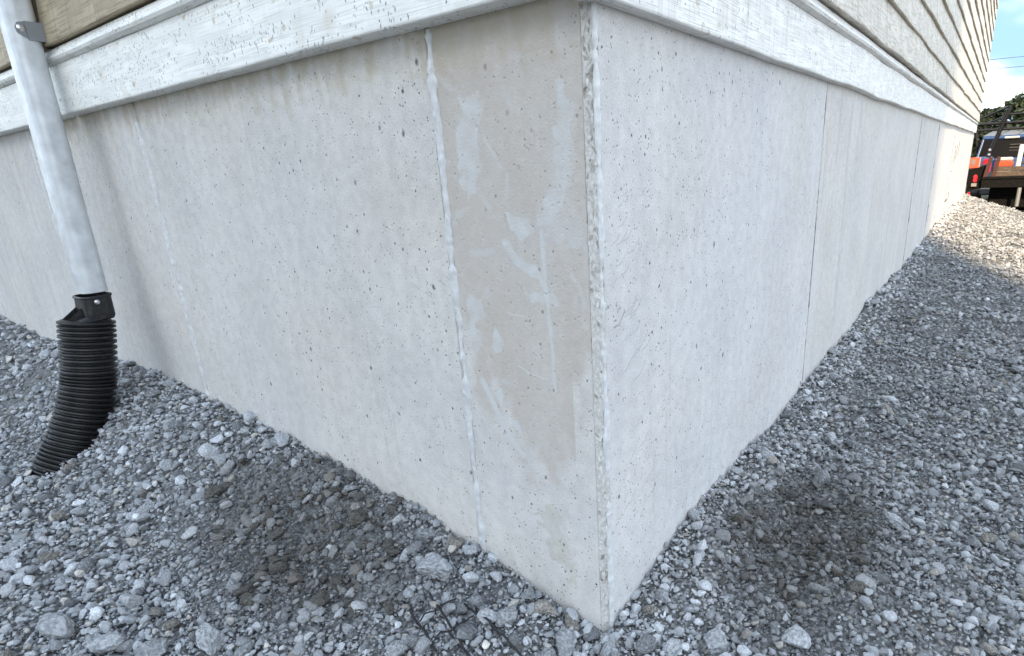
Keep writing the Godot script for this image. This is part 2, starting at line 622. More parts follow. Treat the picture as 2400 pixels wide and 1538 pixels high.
func materials() -> void:
	M.stone = mat(Color.WHITE, 0.9, 0.0, 0.3)
	triplanar_noise(M.stone, 5, 0.035, 0.62, 1.0, 0.45)
	M.stone.vertex_color_use_as_albedo = true
	for i in 8:
		var g: float = [0.30, 0.36, 0.42, 0.50, 0.58, 0.44, 0.17, 0.34][i]
		var c := Color(g * 0.965, g, g * 1.045) if i < 5 else Color(g * 1.03, g * 0.97, g * 0.88)
		M["rock%d" % i] = mat(c * 1.1, 0.9, 0.0, 0.3)
		triplanar_noise(M["rock%d" % i], 5 + i, 0.03, 0.55, 1.0, 0.4, 0.4)
	M.bed = mat(Color(0.42, 0.425, 0.43), 0.95, 0.0, 0.2)
	triplanar_noise(M.bed, 31, 0.06, 0.35, 1.0, 6.0, 0.8)
	M.earth = mat(Color(0.16, 0.15, 0.10), 0.95, 0.0, 0.2)
	triplanar_noise(M.earth, 33, 0.03, 0.5, 1.0, 0.3)
	M.seal = mat(Color(0.74, 0.745, 0.75), 0.5, 0.0, 0.45)
	triplanar_noise(M.seal, 35, 0.03, 0.82, 1.0, 8.0, 0.08)
	M.mortar = mat(Color(0.82, 0.81, 0.79), 0.9, 0.0, 0.3)
	triplanar_noise(M.mortar, 37, 0.03, 0.56, 1.0, 7.0, 0.05)
	M.mortar.uv1_scale = Vector3(16, 4.5, 16)
	M.joint = mat(Color(0.10, 0.09, 0.085), 0.95)
	M.sheathing = mat(Color(0.16, 0.165, 0.18), 0.9)
	M.zinc = mat(Color(0.74, 0.765, 0.785), 0.4, 0.15)
	triplanar_noise(M.zinc, 39, 0.02, 0.82, 1.0, 4.0, 0.03)
	M.strap = mat(Color(0.26, 0.28, 0.30), 0.45, 0.6)
	M.steel = mat(Color(0.62, 0.63, 0.64), 0.3, 0.9)
	M.plastic = mat(Color(0.16, 0.16, 0.165), 0.42, 0.0, 0.5)
	triplanar_noise(M.plastic, 41, 0.05, 0.25, 1.0, 9.0, 0.0, 256, 6.0)
	M.dusty = mat(Color(0.012, 0.012, 0.014), 0.7)
	M.roof = mat(Color(0.10, 0.10, 0.11), 0.9)
	M.soffit = mat(Color(0.6, 0.58, 0.55), 0.7)
	M.straw = mat(Color(0.62, 0.5, 0.28), 0.7)

# ------------------------------------------------------------------ setting
func make_ground() -> void:
	# the open ground round the plot, out to the horizon
	var xs := [-700.0, -250.0, -90.0, -40.0, -20.0, -12.0, -8.0, -5.5, -4.5, -3.0, -1.5, 0.0, 1.0, 2.0, 3.0, 4.5, 7.0, 12.0, 20.0, 40.0, 90.0, 250.0, 700.0]
	var zs := [-900.0, -300.0, -120.0, -60.0, -35.0, -22.0, -17.0, -14.0, -12.0, -10.5, -9.0, -7.5, -5.0, -2.5, 0.0, 1.5, 3.0, 5.0, 10.0, 20.0, 50.0, 150.0, 600.0]
	var p := PackedVector3Array()
	for z in zs:
		for x in xs:
			var y := lerpf(-0.16, -0.86, sstep(-3.0, -11.5, z)) if x > -1.0 else -0.16 if z > -8 else -0.86
			p.append(Vector3(x, y, z))
	var s := Shape.new()
	s.sheet(zs.size(), xs.size(), p, PackedVector2Array(), false, true)
	var g := put("ground", s.mesh(M.earth))
	tag(g, "bare earth and rough grass round the house", "", "", "structure")
	# the bed under the crushed stone, finer near the corner
	var bx := []
	var x := -4.6
	while x < 3.0:
		bx.append(x)
		x += 0.025 if x > -2.6 and x < 0.9 else 0.12
	var bz := []
	var z := -12.5
	while z < 2.4:
		bz.append(z)
		z += 0.025 if z > -1.6 and z < 0.75 else 0.05 if z > -10 and z < 0.75 else 0.15
	p = PackedVector3Array()
	for b in bz:
		for a in bx:
			var y := ground(a, b) - 0.004
			if a < -0.15 and b < -0.15:
				y = -0.12
			if a <= bx[0] + 0.2 or a >= bx[-1] - 0.2 or b >= bz[-1] - 0.3:
				y -= 0.3
			p.append(Vector3(a, y, b))
	s = Shape.new()
	s.sheet(bz.size(), bx.size(), p, PackedVector2Array(), false, true)
	var bed := put("gravel_bed", s.mesh(M.bed))
	tag(bed, "grey crushed stone bed banked against the foundation", "", "", "structure")
	M.bed_node = bed

func profile_sweep(a0: float, a1: float, prof: Array, uper: float, uoff: float, n := 1, wave := 0.0) -> Shape:
	# a profile of (off, y) carried along a; caps at both ends
	var s := Shape.new()
	var total := 0.0
	var along := [0.0]
	for k in range(1, prof.size()):
		total += prof[k].distance_to(prof[k - 1])
		along.append(total)
	for i in n:
		var p := lerpf(a0, a1, float(i) / n)
		var q := lerpf(a0, a1, float(i + 1) / n)
		for k in prof.size():
			var k2 := (k + 1) % prof.size()
			var u0: float = along[k] / maxf(total, 0.001)
			var u1: float = along[k2] / maxf(total, 0.001) if k2 > 0 else 1.0
			var w0 := Vector2(wave * lumps.get_noise_2d(p * 1.3, uoff * 7), wave * 0.5 * lumps.get_noise_2d(p * 1.1 + 9, uoff * 7 + 5))
			var w1 := Vector2(wave * lumps.get_noise_2d(q * 1.3, uoff * 7), wave * 0.5 * lumps.get_noise_2d(q * 1.1 + 9, uoff * 7 + 5))
			var A := Vector3(p, prof[k].y + w0.x, prof[k].x + w0.y)
			var B := Vector3(q, prof[k].y + w1.x, prof[k].x + w1.y)
			var C := Vector3(q, prof[k2].y + w1.x, prof[k2].x + w1.y)
			var D := Vector3(p, prof[k2].y + w0.x, prof[k2].x + w0.y)
			s.quad(A, D, C, B, Vector2(p * uper + uoff, u0), Vector2(p * uper + uoff, u1), Vector2(q * uper + uoff, u1), Vector2(q * uper + uoff, u0))
	for e in 2:
		var a := a0 if e == 0 else a1
		var w := Vector2(wave * lumps.get_noise_2d(a * 1.3, uoff * 7), wave * 0.5 * lumps.get_noise_2d(a * 1.1 + 9, uoff * 7 + 5))
		for k in range(1, prof.size() - 1):
			var q := [Vector3(a, prof[0].y + w.x, prof[0].x + w.y), Vector3(a, prof[k].y + w.x, prof[k].x + w.y), Vector3(a, prof[k + 1].y + w.x, prof[k + 1].x + w.y)]
			if e == 0:
				s.tri(q[0], q[1], q[2], Vector2(0.1, 0.1), Vector2(0.1, 0.2), Vector2(0.12, 0.2))
			else:
				s.tri(q[0], q[2], q[1], Vector2(0.1, 0.1), Vector2(0.1, 0.2), Vector2(0.12, 0.2))
	return s

# a hand-laid bead of sealant up a joint: path wobbles, swells and pinches
func bead(x: float, lean: float, y0: float, y1: float, off: float, r: float, wob: float, sd: int, swell := 0.5) -> Shape:
	var s := Shape.new()
	var rows := int((y1 - y0) / 0.0035)
	var sides := 9
	var p := PackedVector3Array()
	for i in rows + 1:
		var y := lerpf(y0, y1, float(i) / rows)
		var cx := x + lean * (y - y0) + wob * lumps.get_noise_2d(y * 5, sd) + wob * 0.25 * lumps.get_noise_2d(y * 24, sd + 7)
		var rr := r * (1.0 + swell * lumps.get_noise_2d(y * 6, sd + 20) + swell * 0.55 * lumps.get_noise_2d(y * 33, sd + 30))
		rr *= 0.5 + 0.5 * sstep(-0.42, -0.12, lumps.get_noise_2d(y * 7.5, sd + 55) + 0.4 * lumps.get_noise_2d(y * 31, sd + 58))
		rr = maxf(rr, r * 0.22)
		for c in sides:
			var w := PI * c / (sides - 1)
			var k := 1.0 + 0.30 * lumps.get_noise_2d(y * 16 + c * 0.2, sd + 41 + c * 0.9) + 0.10 * lumps.get_noise_2d(y * 90, c * 2.3 + sd)
			p.append(Vector3(cx - cos(w) * rr * k * 1.15, y, off - 0.001 + sin(w) * rr * 0.62 * k))
	s.sheet(rows + 1, sides, p, PackedVector2Array())
	return s

func make_house() -> void:
	var house := node("house")
	tag(house, "old white clapboard house on a pale concrete foundation", "house")
	var none := Transform3D.IDENTITY
	# --- foundation pictures
	var edge := FastNoiseLite.new()
	edge.seed = 21
	edge.frequency = 0.035
	edge.fractal_octaves = 4
	var pale := Color(0.785, 0.774, 0.755)
	var lc := concrete(-1.95, 0.0, -0.04, 0.82, 2048, 101, pale, 8600)
	# the infill at the corner: a browner casting that a thin coat was smeared over
	var buff := Color(0.722, 0.69, 0.66)
	for j in lc.h:
		var y := 0.82 - (j + 0.5) / lc.per
		for i in range(int((1.95 - 0.219) * lc.per), lc.w):
			var x := -1.95 + (i + 0.5) / lc.per
			var low := 0.235 + 0.9 * absf(x + 0.07) + (0.10 if x > -0.03 else 0.0)
			var k := sstep(-0.5, 0.5, (y - low) / 0.10 + 1.1 * edge.get_noise_2d(i * 0.5, j * 0.32))
			k *= 0.72 + 0.35 * edge.get_noise_2d(i * 0.25 + 700, j * 0.1) + 0.25 * edge.get_noise_2d(i * 2.0, j * 2.0 + 90)
			k = clampf(k, 0, 1)
			var o := (j * lc.w + i) * 3
			lc.col[o] = int(lerpf(lc.col[o], buff.r8, k))
			lc.col[o + 1] = int(lerpf(lc.col[o + 1], buff.g8, k))
			lc.col[o + 2] = int(lerpf(lc.col[o + 2], buff.b8, k))
	var coat := Color(0.774, 0.777, 0.772)
	lc.poly([Vector2(-0.174, 0.72), Vector2(-0.141, 0.715), Vector2(-0.155, 0.65), Vector2(-0.161, 0.61), Vector2(-0.185, 0.60), Vector2(-0.19, 0.66)], coat, 0.8, edge, 0.012)
	lc.poly([Vector2(-0.03, 0.72), Vector2(-0.012, 0.70), Vector2(-0.019, 0.618), Vector2(-0.035, 0.585), Vector2(-0.06, 0.56), Vector2(-0.07, 0.575), Vector2(-0.049, 0.609), Vector2(-0.04, 0.66)], coat, 0.75, edge, 0.012)
	lc.poly([Vector2(-0.06, 0.58), Vector2(-0.0, 0.565), Vector2(0.0, 0.54), Vector2(-0.06, 0.55)], coat, 0.5, edge, 0.02)
	lc.poly([Vector2(-0.12, 0.582), Vector2(-0.108, 0.578), Vector2(-0.084, 0.575), Vector2(-0.075, 0.562), Vector2(-0.086, 0.552), Vector2(-0.102, 0.549), Vector2(-0.112, 0.565)], coat, 0.9, edge, 0.005)
	lc.poly([Vector2(-0.128, 0.55), Vector2(-0.115, 0.545), Vector2(-0.101, 0.524), Vector2(-0.075, 0.517), Vector2(-0.065, 0.50), Vector2(-0.06, 0.478), Vector2(-0.074, 0.502), Vector2(-0.098, 0.512), Vector2(-0.118, 0.525)], coat, 0.9, edge, 0.005)
	lc.poly([Vector2(-0.106, 0.50), Vector2(-0.091, 0.482), Vector2(-0.07, 0.487), Vector2(-0.051, 0.486), Vector2(-0.044, 0.472), Vector2(-0.062, 0.476), Vector2(-0.085, 0.470), Vector2(-0.098, 0.484)], coat, 0.9, edge, 0.005)
	lc.stroke([Vector2(-0.066, 0.56), Vector2(-0.063, 0.48), Vector2(-0.06, 0.43), Vector2(-0.058, 0.36)], 0.0035, coat, 0.5, edge, 0.6)
	lc.poly([Vector2(-0.152, 0.435), Vector2(-0.140, 0.415), Vector2(-0.144, 0.40), Vector2(-0.155, 0.395), Vector2(-0.162, 0.405)], coat, 0.9, edge, 0.004)
	lc.poly([Vector2(-0.20, 0.47), Vector2(-0.172, 0.473), Vector2(-0.17, 0.45), Vector2(-0.184, 0.433), Vector2(-0.18, 0.40), Vector2(-0.2, 0.385)], coat, 0.75, edge, 0.01)
	lc.stroke([Vector2(-0.185, 0.35), Vector2(-0.17, 0.32), Vector2(-0.14, 0.27), Vector2(-0.12, 0.25)], 0.006, coat, 0.7, edge, 0.4)
	lc.blot(-0.155, 0.335, 0.008, 0.014, coat, 0.9, edge, 0.2)
	lc.blot(-0.128, 0.292, 0.006, 0.012, coat, 0.9, edge, 0.3, 0.5)
	lc.stroke([Vector2(-0.118, 0.384), Vector2(-0.10, 0.376), Vector2(-0.07, 0.372)], 0.0012, coat, 0.8, edge, 0.3)
	lc.stroke([Vector2(-0.13, 0.455), Vector2(-0.10, 0.452)], 0.001, coat, 0.6, edge, 0.3)
	for i in 46:   # trowel passes of the thin coat
		var a := Vector2(rng.randf_range(-0.21, -0.01), rng.randf_range(0.2, 0.78))
		var w := rng.randf_range(-0.7, 0.7) + (PI / 2 if rng.randf() < 0.6 else 0.0)
		var d := Vector2(cos(w), sin(w)) * rng.randf_range(0.006, 0.022)
		lc.stroke([a - d, a + Vector2(d.y, -d.x) * rng.randf_range(-0.3, 0.3), a + d], rng.randf_range(0.0012, 0.006), coat, rng.randf_range(0.05, 0.22), edge, 0.8)
	for i in 70:
		var a := Vector2(rng.randf_range(-0.2, -0.01), rng.randf_range(0.2, 0.78))
		lc.stroke([a, a + Vector2(rng.randf_range(-0.012, 0.012), rng.randf_range(-0.004, 0.004))], 0.0006, coat, 0.3, edge, 0.4)
	# a faint ring stamped by a form tie, and scraped patches low down
	for i in 26:
		var w := TAU * i / 26
		lc.blot(-0.075 + 0.0085 * cos(w), 0.664 + 0.011 * sin(w), 0.0016, 0.0016, Color(0.62, 0.56, 0.51), 0.32 * rng.randf(), edge, 0.8)
	lc.poly([Vector2(-0.10, 0.165), Vector2(-0.075, 0.19), Vector2(-0.06, 0.15), Vector2(-0.045, 0.10), Vector2(-0.035, 0.06), Vector2(-0.06, 0.075), Vector2(-0.09, 0.12)], Color(0.715, 0.70, 0.655), 0.6, edge, 0.02)
	for i in 34:
		var a := Vector2(rng.randf_range(-0.11, -0.03), rng.randf_range(0.04, 0.19))
		lc.stroke([a, a + Vector2(0.022, -0.010) * rng.randf_range(0.3, 1.2)], 0.0009, pale, 0.6, edge, 0.2)
	for i in 16:
		var a := Vector2(rng.randf_range(-0.36, -0.24), rng.randf_range(0.12, 0.5))
		lc.stroke([a, a + Vector2(0.012, -0.006) * rng.randf_range(0.3, 1.4)], 0.0008, Color(0.62, 0.63, 0.64), 0.35, edge, 0.2)
	for i in 60:
		var a := Vector2(rng.randf_range(-3.0, -0.25), rng.randf_range(0.25, 0.85))
		lc.stroke([a, a + Vector2(rng.randf_range(-0.006, 0.006), -rng.randf_range(0.05, 0.25))], rng.randf_range(0.001, 0.004), Color(0.70, 0.70, 0.685), 0.12, edge, 0.5)
	# shade under the boards painted into the wall colour: tan, ragged below
	var board_shade := Color(0.70, 0.665, 0.60)
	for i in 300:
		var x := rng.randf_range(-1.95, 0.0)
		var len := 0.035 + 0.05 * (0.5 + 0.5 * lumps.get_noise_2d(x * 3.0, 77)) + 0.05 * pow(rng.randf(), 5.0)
		lc.blot(x, 0.81, rng.randf_range(0.006, 0.02), len * 1.15, board_shade, 0.32, edge, 0.5, 0.0, 0, 0.8)
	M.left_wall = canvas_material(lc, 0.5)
	var rc := concrete(0.0, 1.04, -0.04, 0.82, 1088, 202, Color(0.775, 0.768, 0.765), 4400)
	for i in 30:
		var a := Vector2(rng.randf_range(0.03, 0.12), rng.randf_range(0.1, 0.6))
		var b := rng.randf_range(0.3, 1.2)
		rc.stroke([a, a + Vector2(0.016, 0.004) * b, a + Vector2(0.03, 0.016) * b], 0.0009, Color(0.63, 0.63, 0.63), 0.3, edge, 0.3)
	for i in 22:
		var a := Vector2(rng.randf_range(0.05, 1.0), rng.randf_range(0.0, 0.5))
		rc.stroke([a, a + Vector2(rng.randf_range(-0.004, 0.004), -rng.randf_range(0.05, 0.2))], rng.randf_range(0.001, 0.003), Color(0.69, 0.69, 0.69), 0.14, edge, 0.5)
	rc.stroke([Vector2(0.035, 0.442), Vector2(0.048, 0.443), Vector2(0.062, 0.456)], 0.0016, Color(0.60, 0.59, 0.57), 0.6, edge, 0.4)
	M.right_wall = canvas_material(rc, 0.5)
	var fc := concrete(0.0, 3.1, -0.04, 0.82, 1500, 303, Color(0.775, 0.763, 0.75), 2200)
	for i in 46:
		var a := Vector2(rng.randf_range(0.0, 3.1), rng.randf_range(0.2, 0.86))
		fc.stroke([a, a + Vector2(0, -rng.randf_range(0.1, 0.4))], rng.randf_range(0.004, 0.02), Color(0.68, 0.665, 0.65), 0.10, edge, 0.6)
	M.far_wall = canvas_material(fc, 0.4)
	# --- foundation panels: left
	var lum := Vector4(1 / 1.95, 1.0, -1 / 0.86, 0.82 / 0.86)
	var cuts := [0.0, 0.221, 1.095, 1.813, 2.75, 4.6, 5.8, 7.0]
	for i in cuts.size() - 1:
		var s := Shape.new()
		var a1: float = -cuts[i] - (0.0 if i == 0 else 0.0035)
		var m := lum if i < 3 else Vector4(1 / 3.1, (1.0 + cuts[i] / 3.1) if i < 5 else (1.0 + cuts[i + 1] / 3.1 - 0.95), -1 / 0.86, 0.82 / 0.86)
		s.box(Vector3(-cuts[i + 1] + 0.0035, -0.35, -0.16), Vector3(a1, 0.86, 0.0), 0.003 if i else 0.0008, none, m)
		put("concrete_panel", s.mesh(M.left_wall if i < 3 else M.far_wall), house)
	# right
	var rcuts := [0.016, 1.019, 3.044, 4.067, 4.72, 5.62, 7.45, 9.3]
	for i in rcuts.size() - 1:
		var s := Shape.new()
		var g0 := 0.0 if i == 0 else 0.003 if i == 1 else 0.006
		var m := Vector4(1 / 1.04, 0, -1 / 0.86, 0.82 / 0.86)
		if i > 0:
			m = Vector4(1 / 3.1, -[0.0, 1.0, 3.0, 3.0, 3.0, 5.0, 7.0][i] / 3.1, -1 / 0.86, 0.82 / 0.86)
		s.box(Vector3(rcuts[i] + g0, -0.35, -0.16), Vector3(rcuts[i + 1] - (0.003 if i == 0 else 0.006), 0.86, 0.010), 0.003 if i else 0.001, none, m)
		put("concrete_panel", s.mesh(M.right_wall if i == 0 else M.far_wall), house, RIGHT)
	# dark backs of the joints
	var s := Shape.new()
	s.box(Vector3(-7.0, -0.3, -0.15), Vector3(-0.02, 0.855, -0.007), 0.0)
	put("joint_backing", s.mesh(M.joint), house)
	s = Shape.new()
	s.box(Vector3(0.03, -0.3, -0.15), Vector3(9.29, 0.855, 0.0068), 0.0)
	put("joint_backing", s.mesh(M.joint), house, RIGHT)
	# small recessed tie marks on the sunlit stretch
	for q in [[5.9, 0.62, 0.05, 0.012], [5.95, 0.50, 0.012, 0.10], [6.15, 0.52, 0.012, 0.12], [6.4, 0.55, 0.012, 0.13], [5.75, 0.42, 0.05, 0.014], [5.55, 0.18, 0.3, 0.012], [5.9, 0.19, 0.012, 0.06]]:
		s = Shape.new()
		s.box(Vector3(q[0], q[1], 0.004), Vector3(q[0] + q[2], q[1] + q[3], 0.0125), 0.001)
		put("form_tie_stub", s.mesh(M.joint), house, RIGHT)
	# the mortared corner strip
	s = Shape.new()
	var p := PackedVector3Array()
	var rows := 260
	for i in rows + 1:
		var y := lerpf(-0.08, 0.86, float(i) / rows)
		for k in 9:
			var f := k / 8.0
			var q := Vector3(0, y, 0).lerp(Vector3(0.0101, y, -0.016), f)
			var bump := sin(f * PI) * (0.0014 + 0.0022 * lumps.get_noise_2d(f * 5, y * 60) + 0.0016 * lumps.get_noise_2d(f * 14, y * 160))
			if k == 0:
				bump = 0.0004 + 0.0022 * maxf(0.0, lumps.get_noise_2d(3.0, y * 130))
			p.append(q + Vector3(0.85, 0, 0.53) * bump)
	var suv := PackedVector2Array()
	for i in rows + 1:
		for k in 9:
			suv.append(Vector2(k / 8.0, 1.0 - float(i) / rows))
	s.sheet(rows + 1, 9, p, suv)
	var mc := Canvas.new()
	mc.w = 40
	mc.h = 1880
	mc.per = 2000.0
	mc.ytop = 0.86
	mc.col.resize(mc.w * mc.h * 3)
	mc.hgt.resize(mc.w * mc.h)
	mc.hgt.fill(190)
	for i in mc.w * mc.h:
		var g := 190 + int(26 * edge.get_noise_2d((i % mc.w) * 3.0, (i / mc.w) * 2.0)) + rng.randi_range(-9, 9)
		mc.col[i * 3] = g
		mc.col[i * 3 + 1] = g - 2
		mc.col[i * 3 + 2] = g - 6
	for i in 420:
		var y := rng.randf_range(-0.08, 0.86)
		var worn := lumps.get_noise_2d(y * 5.0, 61.0) + lumps.get_noise_2d(y * 17.0, 67.0) * 0.7 + (1.2 if y > 0.70 else 0.0)
		if worn < rng.randf_range(-0.3, 0.9):
			continue
		mc.blot(rng.randf() * 0.02, y, rng.randf_range(0.0006, 0.003), rng.randf_range(0.001, 0.009), Color(0.46, 0.43, 0.40).lerp(Color(0.68, 0.665, 0.64), rng.randf()), rng.randf_range(0.25, 0.8), edge, 0.9, rng.randf_range(-0.7, 0.7), -60, 0.4)
	for i in 260:
		mc.blot(rng.randf() * 0.02, rng.randf_range(-0.08, 0.86), rng.randf_range(0.0005, 0.0022), rng.randf_range(0.001, 0.006), Color(0.84, 0.84, 0.83), rng.randf_range(0.3, 0.9), edge, 0.9, rng.randf_range(-0.9, 0.9), 40, 0.4)
	put("mortar_strip", s.mesh(canvas_material(mc, 0.4)), house)
	# sealant
	put("sealant_bead", bead(0.0145, 0.0, -0.05, 0.83, 0.0085, 0.0052, 0.0026, 5, 0.6).mesh(M.seal), house, RIGHT)
	put("sealant_bead", bead(-0.2195, 0.0, 0.0, 0.7965, 0.0008, 0.0058, 0.007, 25, 0.6).mesh(M.seal), house)
	put("sealant_bead", bead(-1.0945, 0.0, 0.1, 0.76, 0.0006, 0.0070, 0.0045, 45, 0.6).mesh(M.seal), house)
	put("sealant_bead", bead(-1.813, 0.0, 0.1, 0.80, -0.001, 0.007, 0.004, 65, 0.5).mesh(M.seal), house)
	for q in [[1.0190, 0.76, 0.0030], [3.044, 0.77, 0.0042], [4.067, 0.77, 0.0045], [4.72, 0.77, 0.0035], [5.62, 0.77, 0.005]]:
		put("joint_filler", bead(q[0], 0.0, 0.0, q[1], 0.0088, q[2], 0.0035, int(q[0] * 31), 0.9).mesh(M.joint), house, RIGHT)
	# --- boards
	M.trim_left = board_material(1600, 224, 401, Color(0.93, 0.93, 0.915), Color(0.62, 0.61, 0.59), 0.28, 1700, 60, 0.05)
	M.trim_right = board_material(1600, 224, 405, Color(0.91, 0.905, 0.895), Color(0.55, 0.53, 0.51), 0.40, 650, 46, 0.16, false, true)
	M.tan_board = board_material(768, 96, 411, Color(0.665, 0.61, 0.515), Color(0.49, 0.44, 0.36), 0.6, 60, 10, 0.35)
	M.old_white = board_material(1024, 96, 415, Color(0.80, 0.775, 0.735), Color(0.55, 0.50, 0.44), 0.62, 300, 22, 0.34, true)
	var skirt := func(y: float, d: float) -> Array:
		return [Vector2(0.0, y), Vector2(d - 0.0030, y), Vector2(d - 0.0012, y + 0.0006), Vector2(d - 0.0002, y + 0.0024), Vector2(d, y + 0.005), Vector2(d, y + 0.096), Vector2(d - 0.0015, y + 0.0985), Vector2(0.0, y + 0.0985)]
	var cap := func(y: float, d: float) -> Array:
		return [Vector2(0.0, y), Vector2(d + 0.002, y), Vector2(d + 0.0095, y + 0.004), Vector2(d + 0.012, y + 0.009), Vector2(d + 0.0105, y + 0.014), Vector2(d + 0.006, y + 0.018), Vector2(d + 0.0035, y + 0.0275), Vector2(0.0, y + 0.031)]
	for q in [[-1.405, -0.001], [-3.9, -1.423], [-7.0, -3.905]]:
		put("skirt_board", profile_sweep(q[0], q[1], skirt.call(0.7980, 0.032), 0.62, rng.randf(), 14, 0.002).mesh(M.trim_left), house)
		put("bead_moulding", profile_sweep(q[0] + 0.012, q[1], cap.call(0.8967, 0.032), 0.5, rng.randf(), 14, 0.002).mesh(M.trim_left), house)
	for q in [[-0.032, 3.39], [3.396, 4.28], [4.286, 9.32]]:
		put("skirt_board", profile_sweep(q[0], q[1], skirt.call(0.787, 0.028), 0.62, rng.randf(), 40, 0.007).mesh(M.trim_right), house, RIGHT)
		put("bead_moulding", profile_sweep(q[0], q[1] - 0.004, cap.call(0.8857, 0.028), 0.5, rng.randf(), 24, 0.004).mesh(M.trim_right), house, RIGHT)
	# clapboards, every board its own
	var lap := func(y: float, pitch: float) -> Array:
		return [Vector2(0.004, y + 0.003), Vector2(0.030, y + 0.002), Vector2(0.0455, y), Vector2(0.047, y + 0.002), Vector2(0.047, y + 0.008), Vector2(0.0355, y + pitch + 0.004), Vector2(0.004, y + pitch + 0.004)]
	var row := 0
	var y := 0.929
	while y < 2.95:
		var joints := [0.0, 1.335, 3.4, 5.5, 7.0] if row % 2 == 0 else [0.0, 1.335, 2.5, 4.6, 7.0]
		for i in joints.size() - 1:
			var a0: float = -joints[i + 1] + 0.0015
			var a1: float = -joints[i] - (0.0015 if i else 0.0)
			if i == 0:
				a0 -= 0.002
			if i == 1:
				a1 -= 0.036
			put("clapboard", profile_sweep(a0, a1, lap.call(y, 0.1175), 1.1, rng.randf(), 10, 0.004).mesh(M.tan_board), house)
		y += 0.1175
		row += 1
	row = 0
	y = 0.9165
	while y < 2.95:
		var joints := [0.0, 3.73, 6.1, 9.3]
		if row == 1:
			joints = [0.0, 2.82, 5.4, 9.3]
		elif row == 2:
			joints = [0.0, 2.74, 4.9, 7.3, 9.3]
		elif row > 2:
			joints = [0.0, 1.7 + 1.3 * fmod(row * 0.618, 1.0), 4.6 + 1.1 * fmod(row * 0.38, 1.0), 7.2, 9.3]
		for i in joints.size() - 1:
			put("clapboard", profile_sweep(joints[i] + 0.0018, joints[i + 1] - 0.0018, lap.call(y, 0.1175), 0.9, rng.randf(), 22, 0.008).mesh(M.old_white), house, RIGHT)
		y += 0.118
		row += 1
	# what carries the siding, and the roof
	s = Shape.new()
	s.box(Vector3(-7.0, 0.862, -0.14), Vector3(-0.002, 3.0, 0.0035), 0.0)
	put("sheathing", s.mesh(M.sheathing), house)
	s = Shape.new()
	s.box(Vector3(0.142, 0.862, -0.14), Vector3(9.3, 3.0, 0.0035), 0.0)
	put("sheathing", s.mesh(M.sheathing), house, RIGHT)
	s = Shape.new()
	s.box(Vector3(-7.0, -0.35, -9.3), Vector3(-6.86, 3.0, -0.16), 0.0)
	s.box(Vector3(-6.85, -0.35, -9.3), Vector3(-0.13, 3.0, -9.16), 0.0)
	put("back_wall", s.mesh(M.soffit), house)
	s = Shape.new()
	s.box(Vector3(-0.004, 0.93, 0.048), Vector3(0.052, 3.0, 0.068), 0.002)
	s.box(Vector3(-0.07, 0.93, 0.0485), Vector3(-0.006, 3.0, 0.066), 0.002)
	put("corner_board", s.mesh(M.trim_left), house)
	s = Shape.new()
	s.box(Vector3(-7.3, 3.01, -9.6), Vector3(0.28, 3.13, 0.28), 0.004)
	put("eave", s.mesh(M.soffit), house)
	s = Shape.new()
	var e := [Vector3(-7.32, 3.135, 0.3), Vector3(0.3, 3.135, 0.3), Vector3(0.3, 3.135, -9.62), Vector3(-7.32, 3.135, -9.62)]
	var r0 := Vector3(-3.5, 5.1, -3.0)
	var r1 := Vector3(-3.5, 5.1, -6.4)
	s.tri(e[0], r0, e[1])
	s.quad(e[1], r0, r1, e[2])
	s.tri(e[2], r1, e[3])
	s.quad(e[3], r1, r0, e[0])
	put("roof", s.mesh(M.roof), house)

# the tall house across the way, behind the camera: its shade lies over the corner
func make_neighbour() -> void:
	var along := Vector3(-0.951, 0, 0.31)
	var back := Vector3(0.31, 0, 0.951)
	var corner := Vector3(5.56, -0.2, 12.55)
	var t := Transform3D(Basis(along, Vector3.UP, back), corner)
	var o := node("tall_house", null, t)
	tag(o, "tall plain neighbouring house that shades the corner", "house")
	var wall_m := mat(Color(0.42, 0.40, 0.37), 0.85)
	var s := Shape.new()
	s.box(Vector3(0, 0, 0), Vector3(7.2, 11.6, 9.0), 0.02)
	put("wall", s.mesh(wall_m), o)
	s = Shape.new()
	var a := [Vector3(-0.01, 11.61, -0.3), Vector3(7.5, 11.61, -0.3), Vector3(7.5, 11.61, 9.3), Vector3(-0.01, 11.61, 9.3)]
	var top := Vector3(3.7, 12.9, 4.5)
	for k in 4:
		s.tri(a[k], a[(k + 1) % 4], top)
	s.box(Vector3(-0.01, 11.5, -0.3), Vector3(7.5, 11.6, -0.005), 0.01)
	put("roof", s.mesh(M.roof), o)
	var glass := mat(Color(0.05, 0.06, 0.07), 0.1)
	for fl in 4:
		for k in 3:
			s = Shape.new()
			s.box(Vector3(0.8 + k * 2.2, 1.1 + fl * 2.7, -0.03), Vector3(1.8 + k * 2.2, 2.5 + fl * 2.7, 0.01), 0.005)
			put("window", s.mesh(glass), o)

# ------------------------------------------------------------------ downspout and drain hose
func round_rect(hx: float, hz: float, r: float, n := 5) -> Array:
	var out := []
	for q in [[1, 1, 0.0], [-1, 1, PI / 2], [-1, -1, PI], [1, -1, PI * 1.5]]:
		for k in n + 1:
			var w: float = q[2] + PI / 2 * k / n
			out.append(Vector2(q[0] * (hx - r) + cos(w) * r, q[1] * (hz - r) + sin(w) * r))
	return out

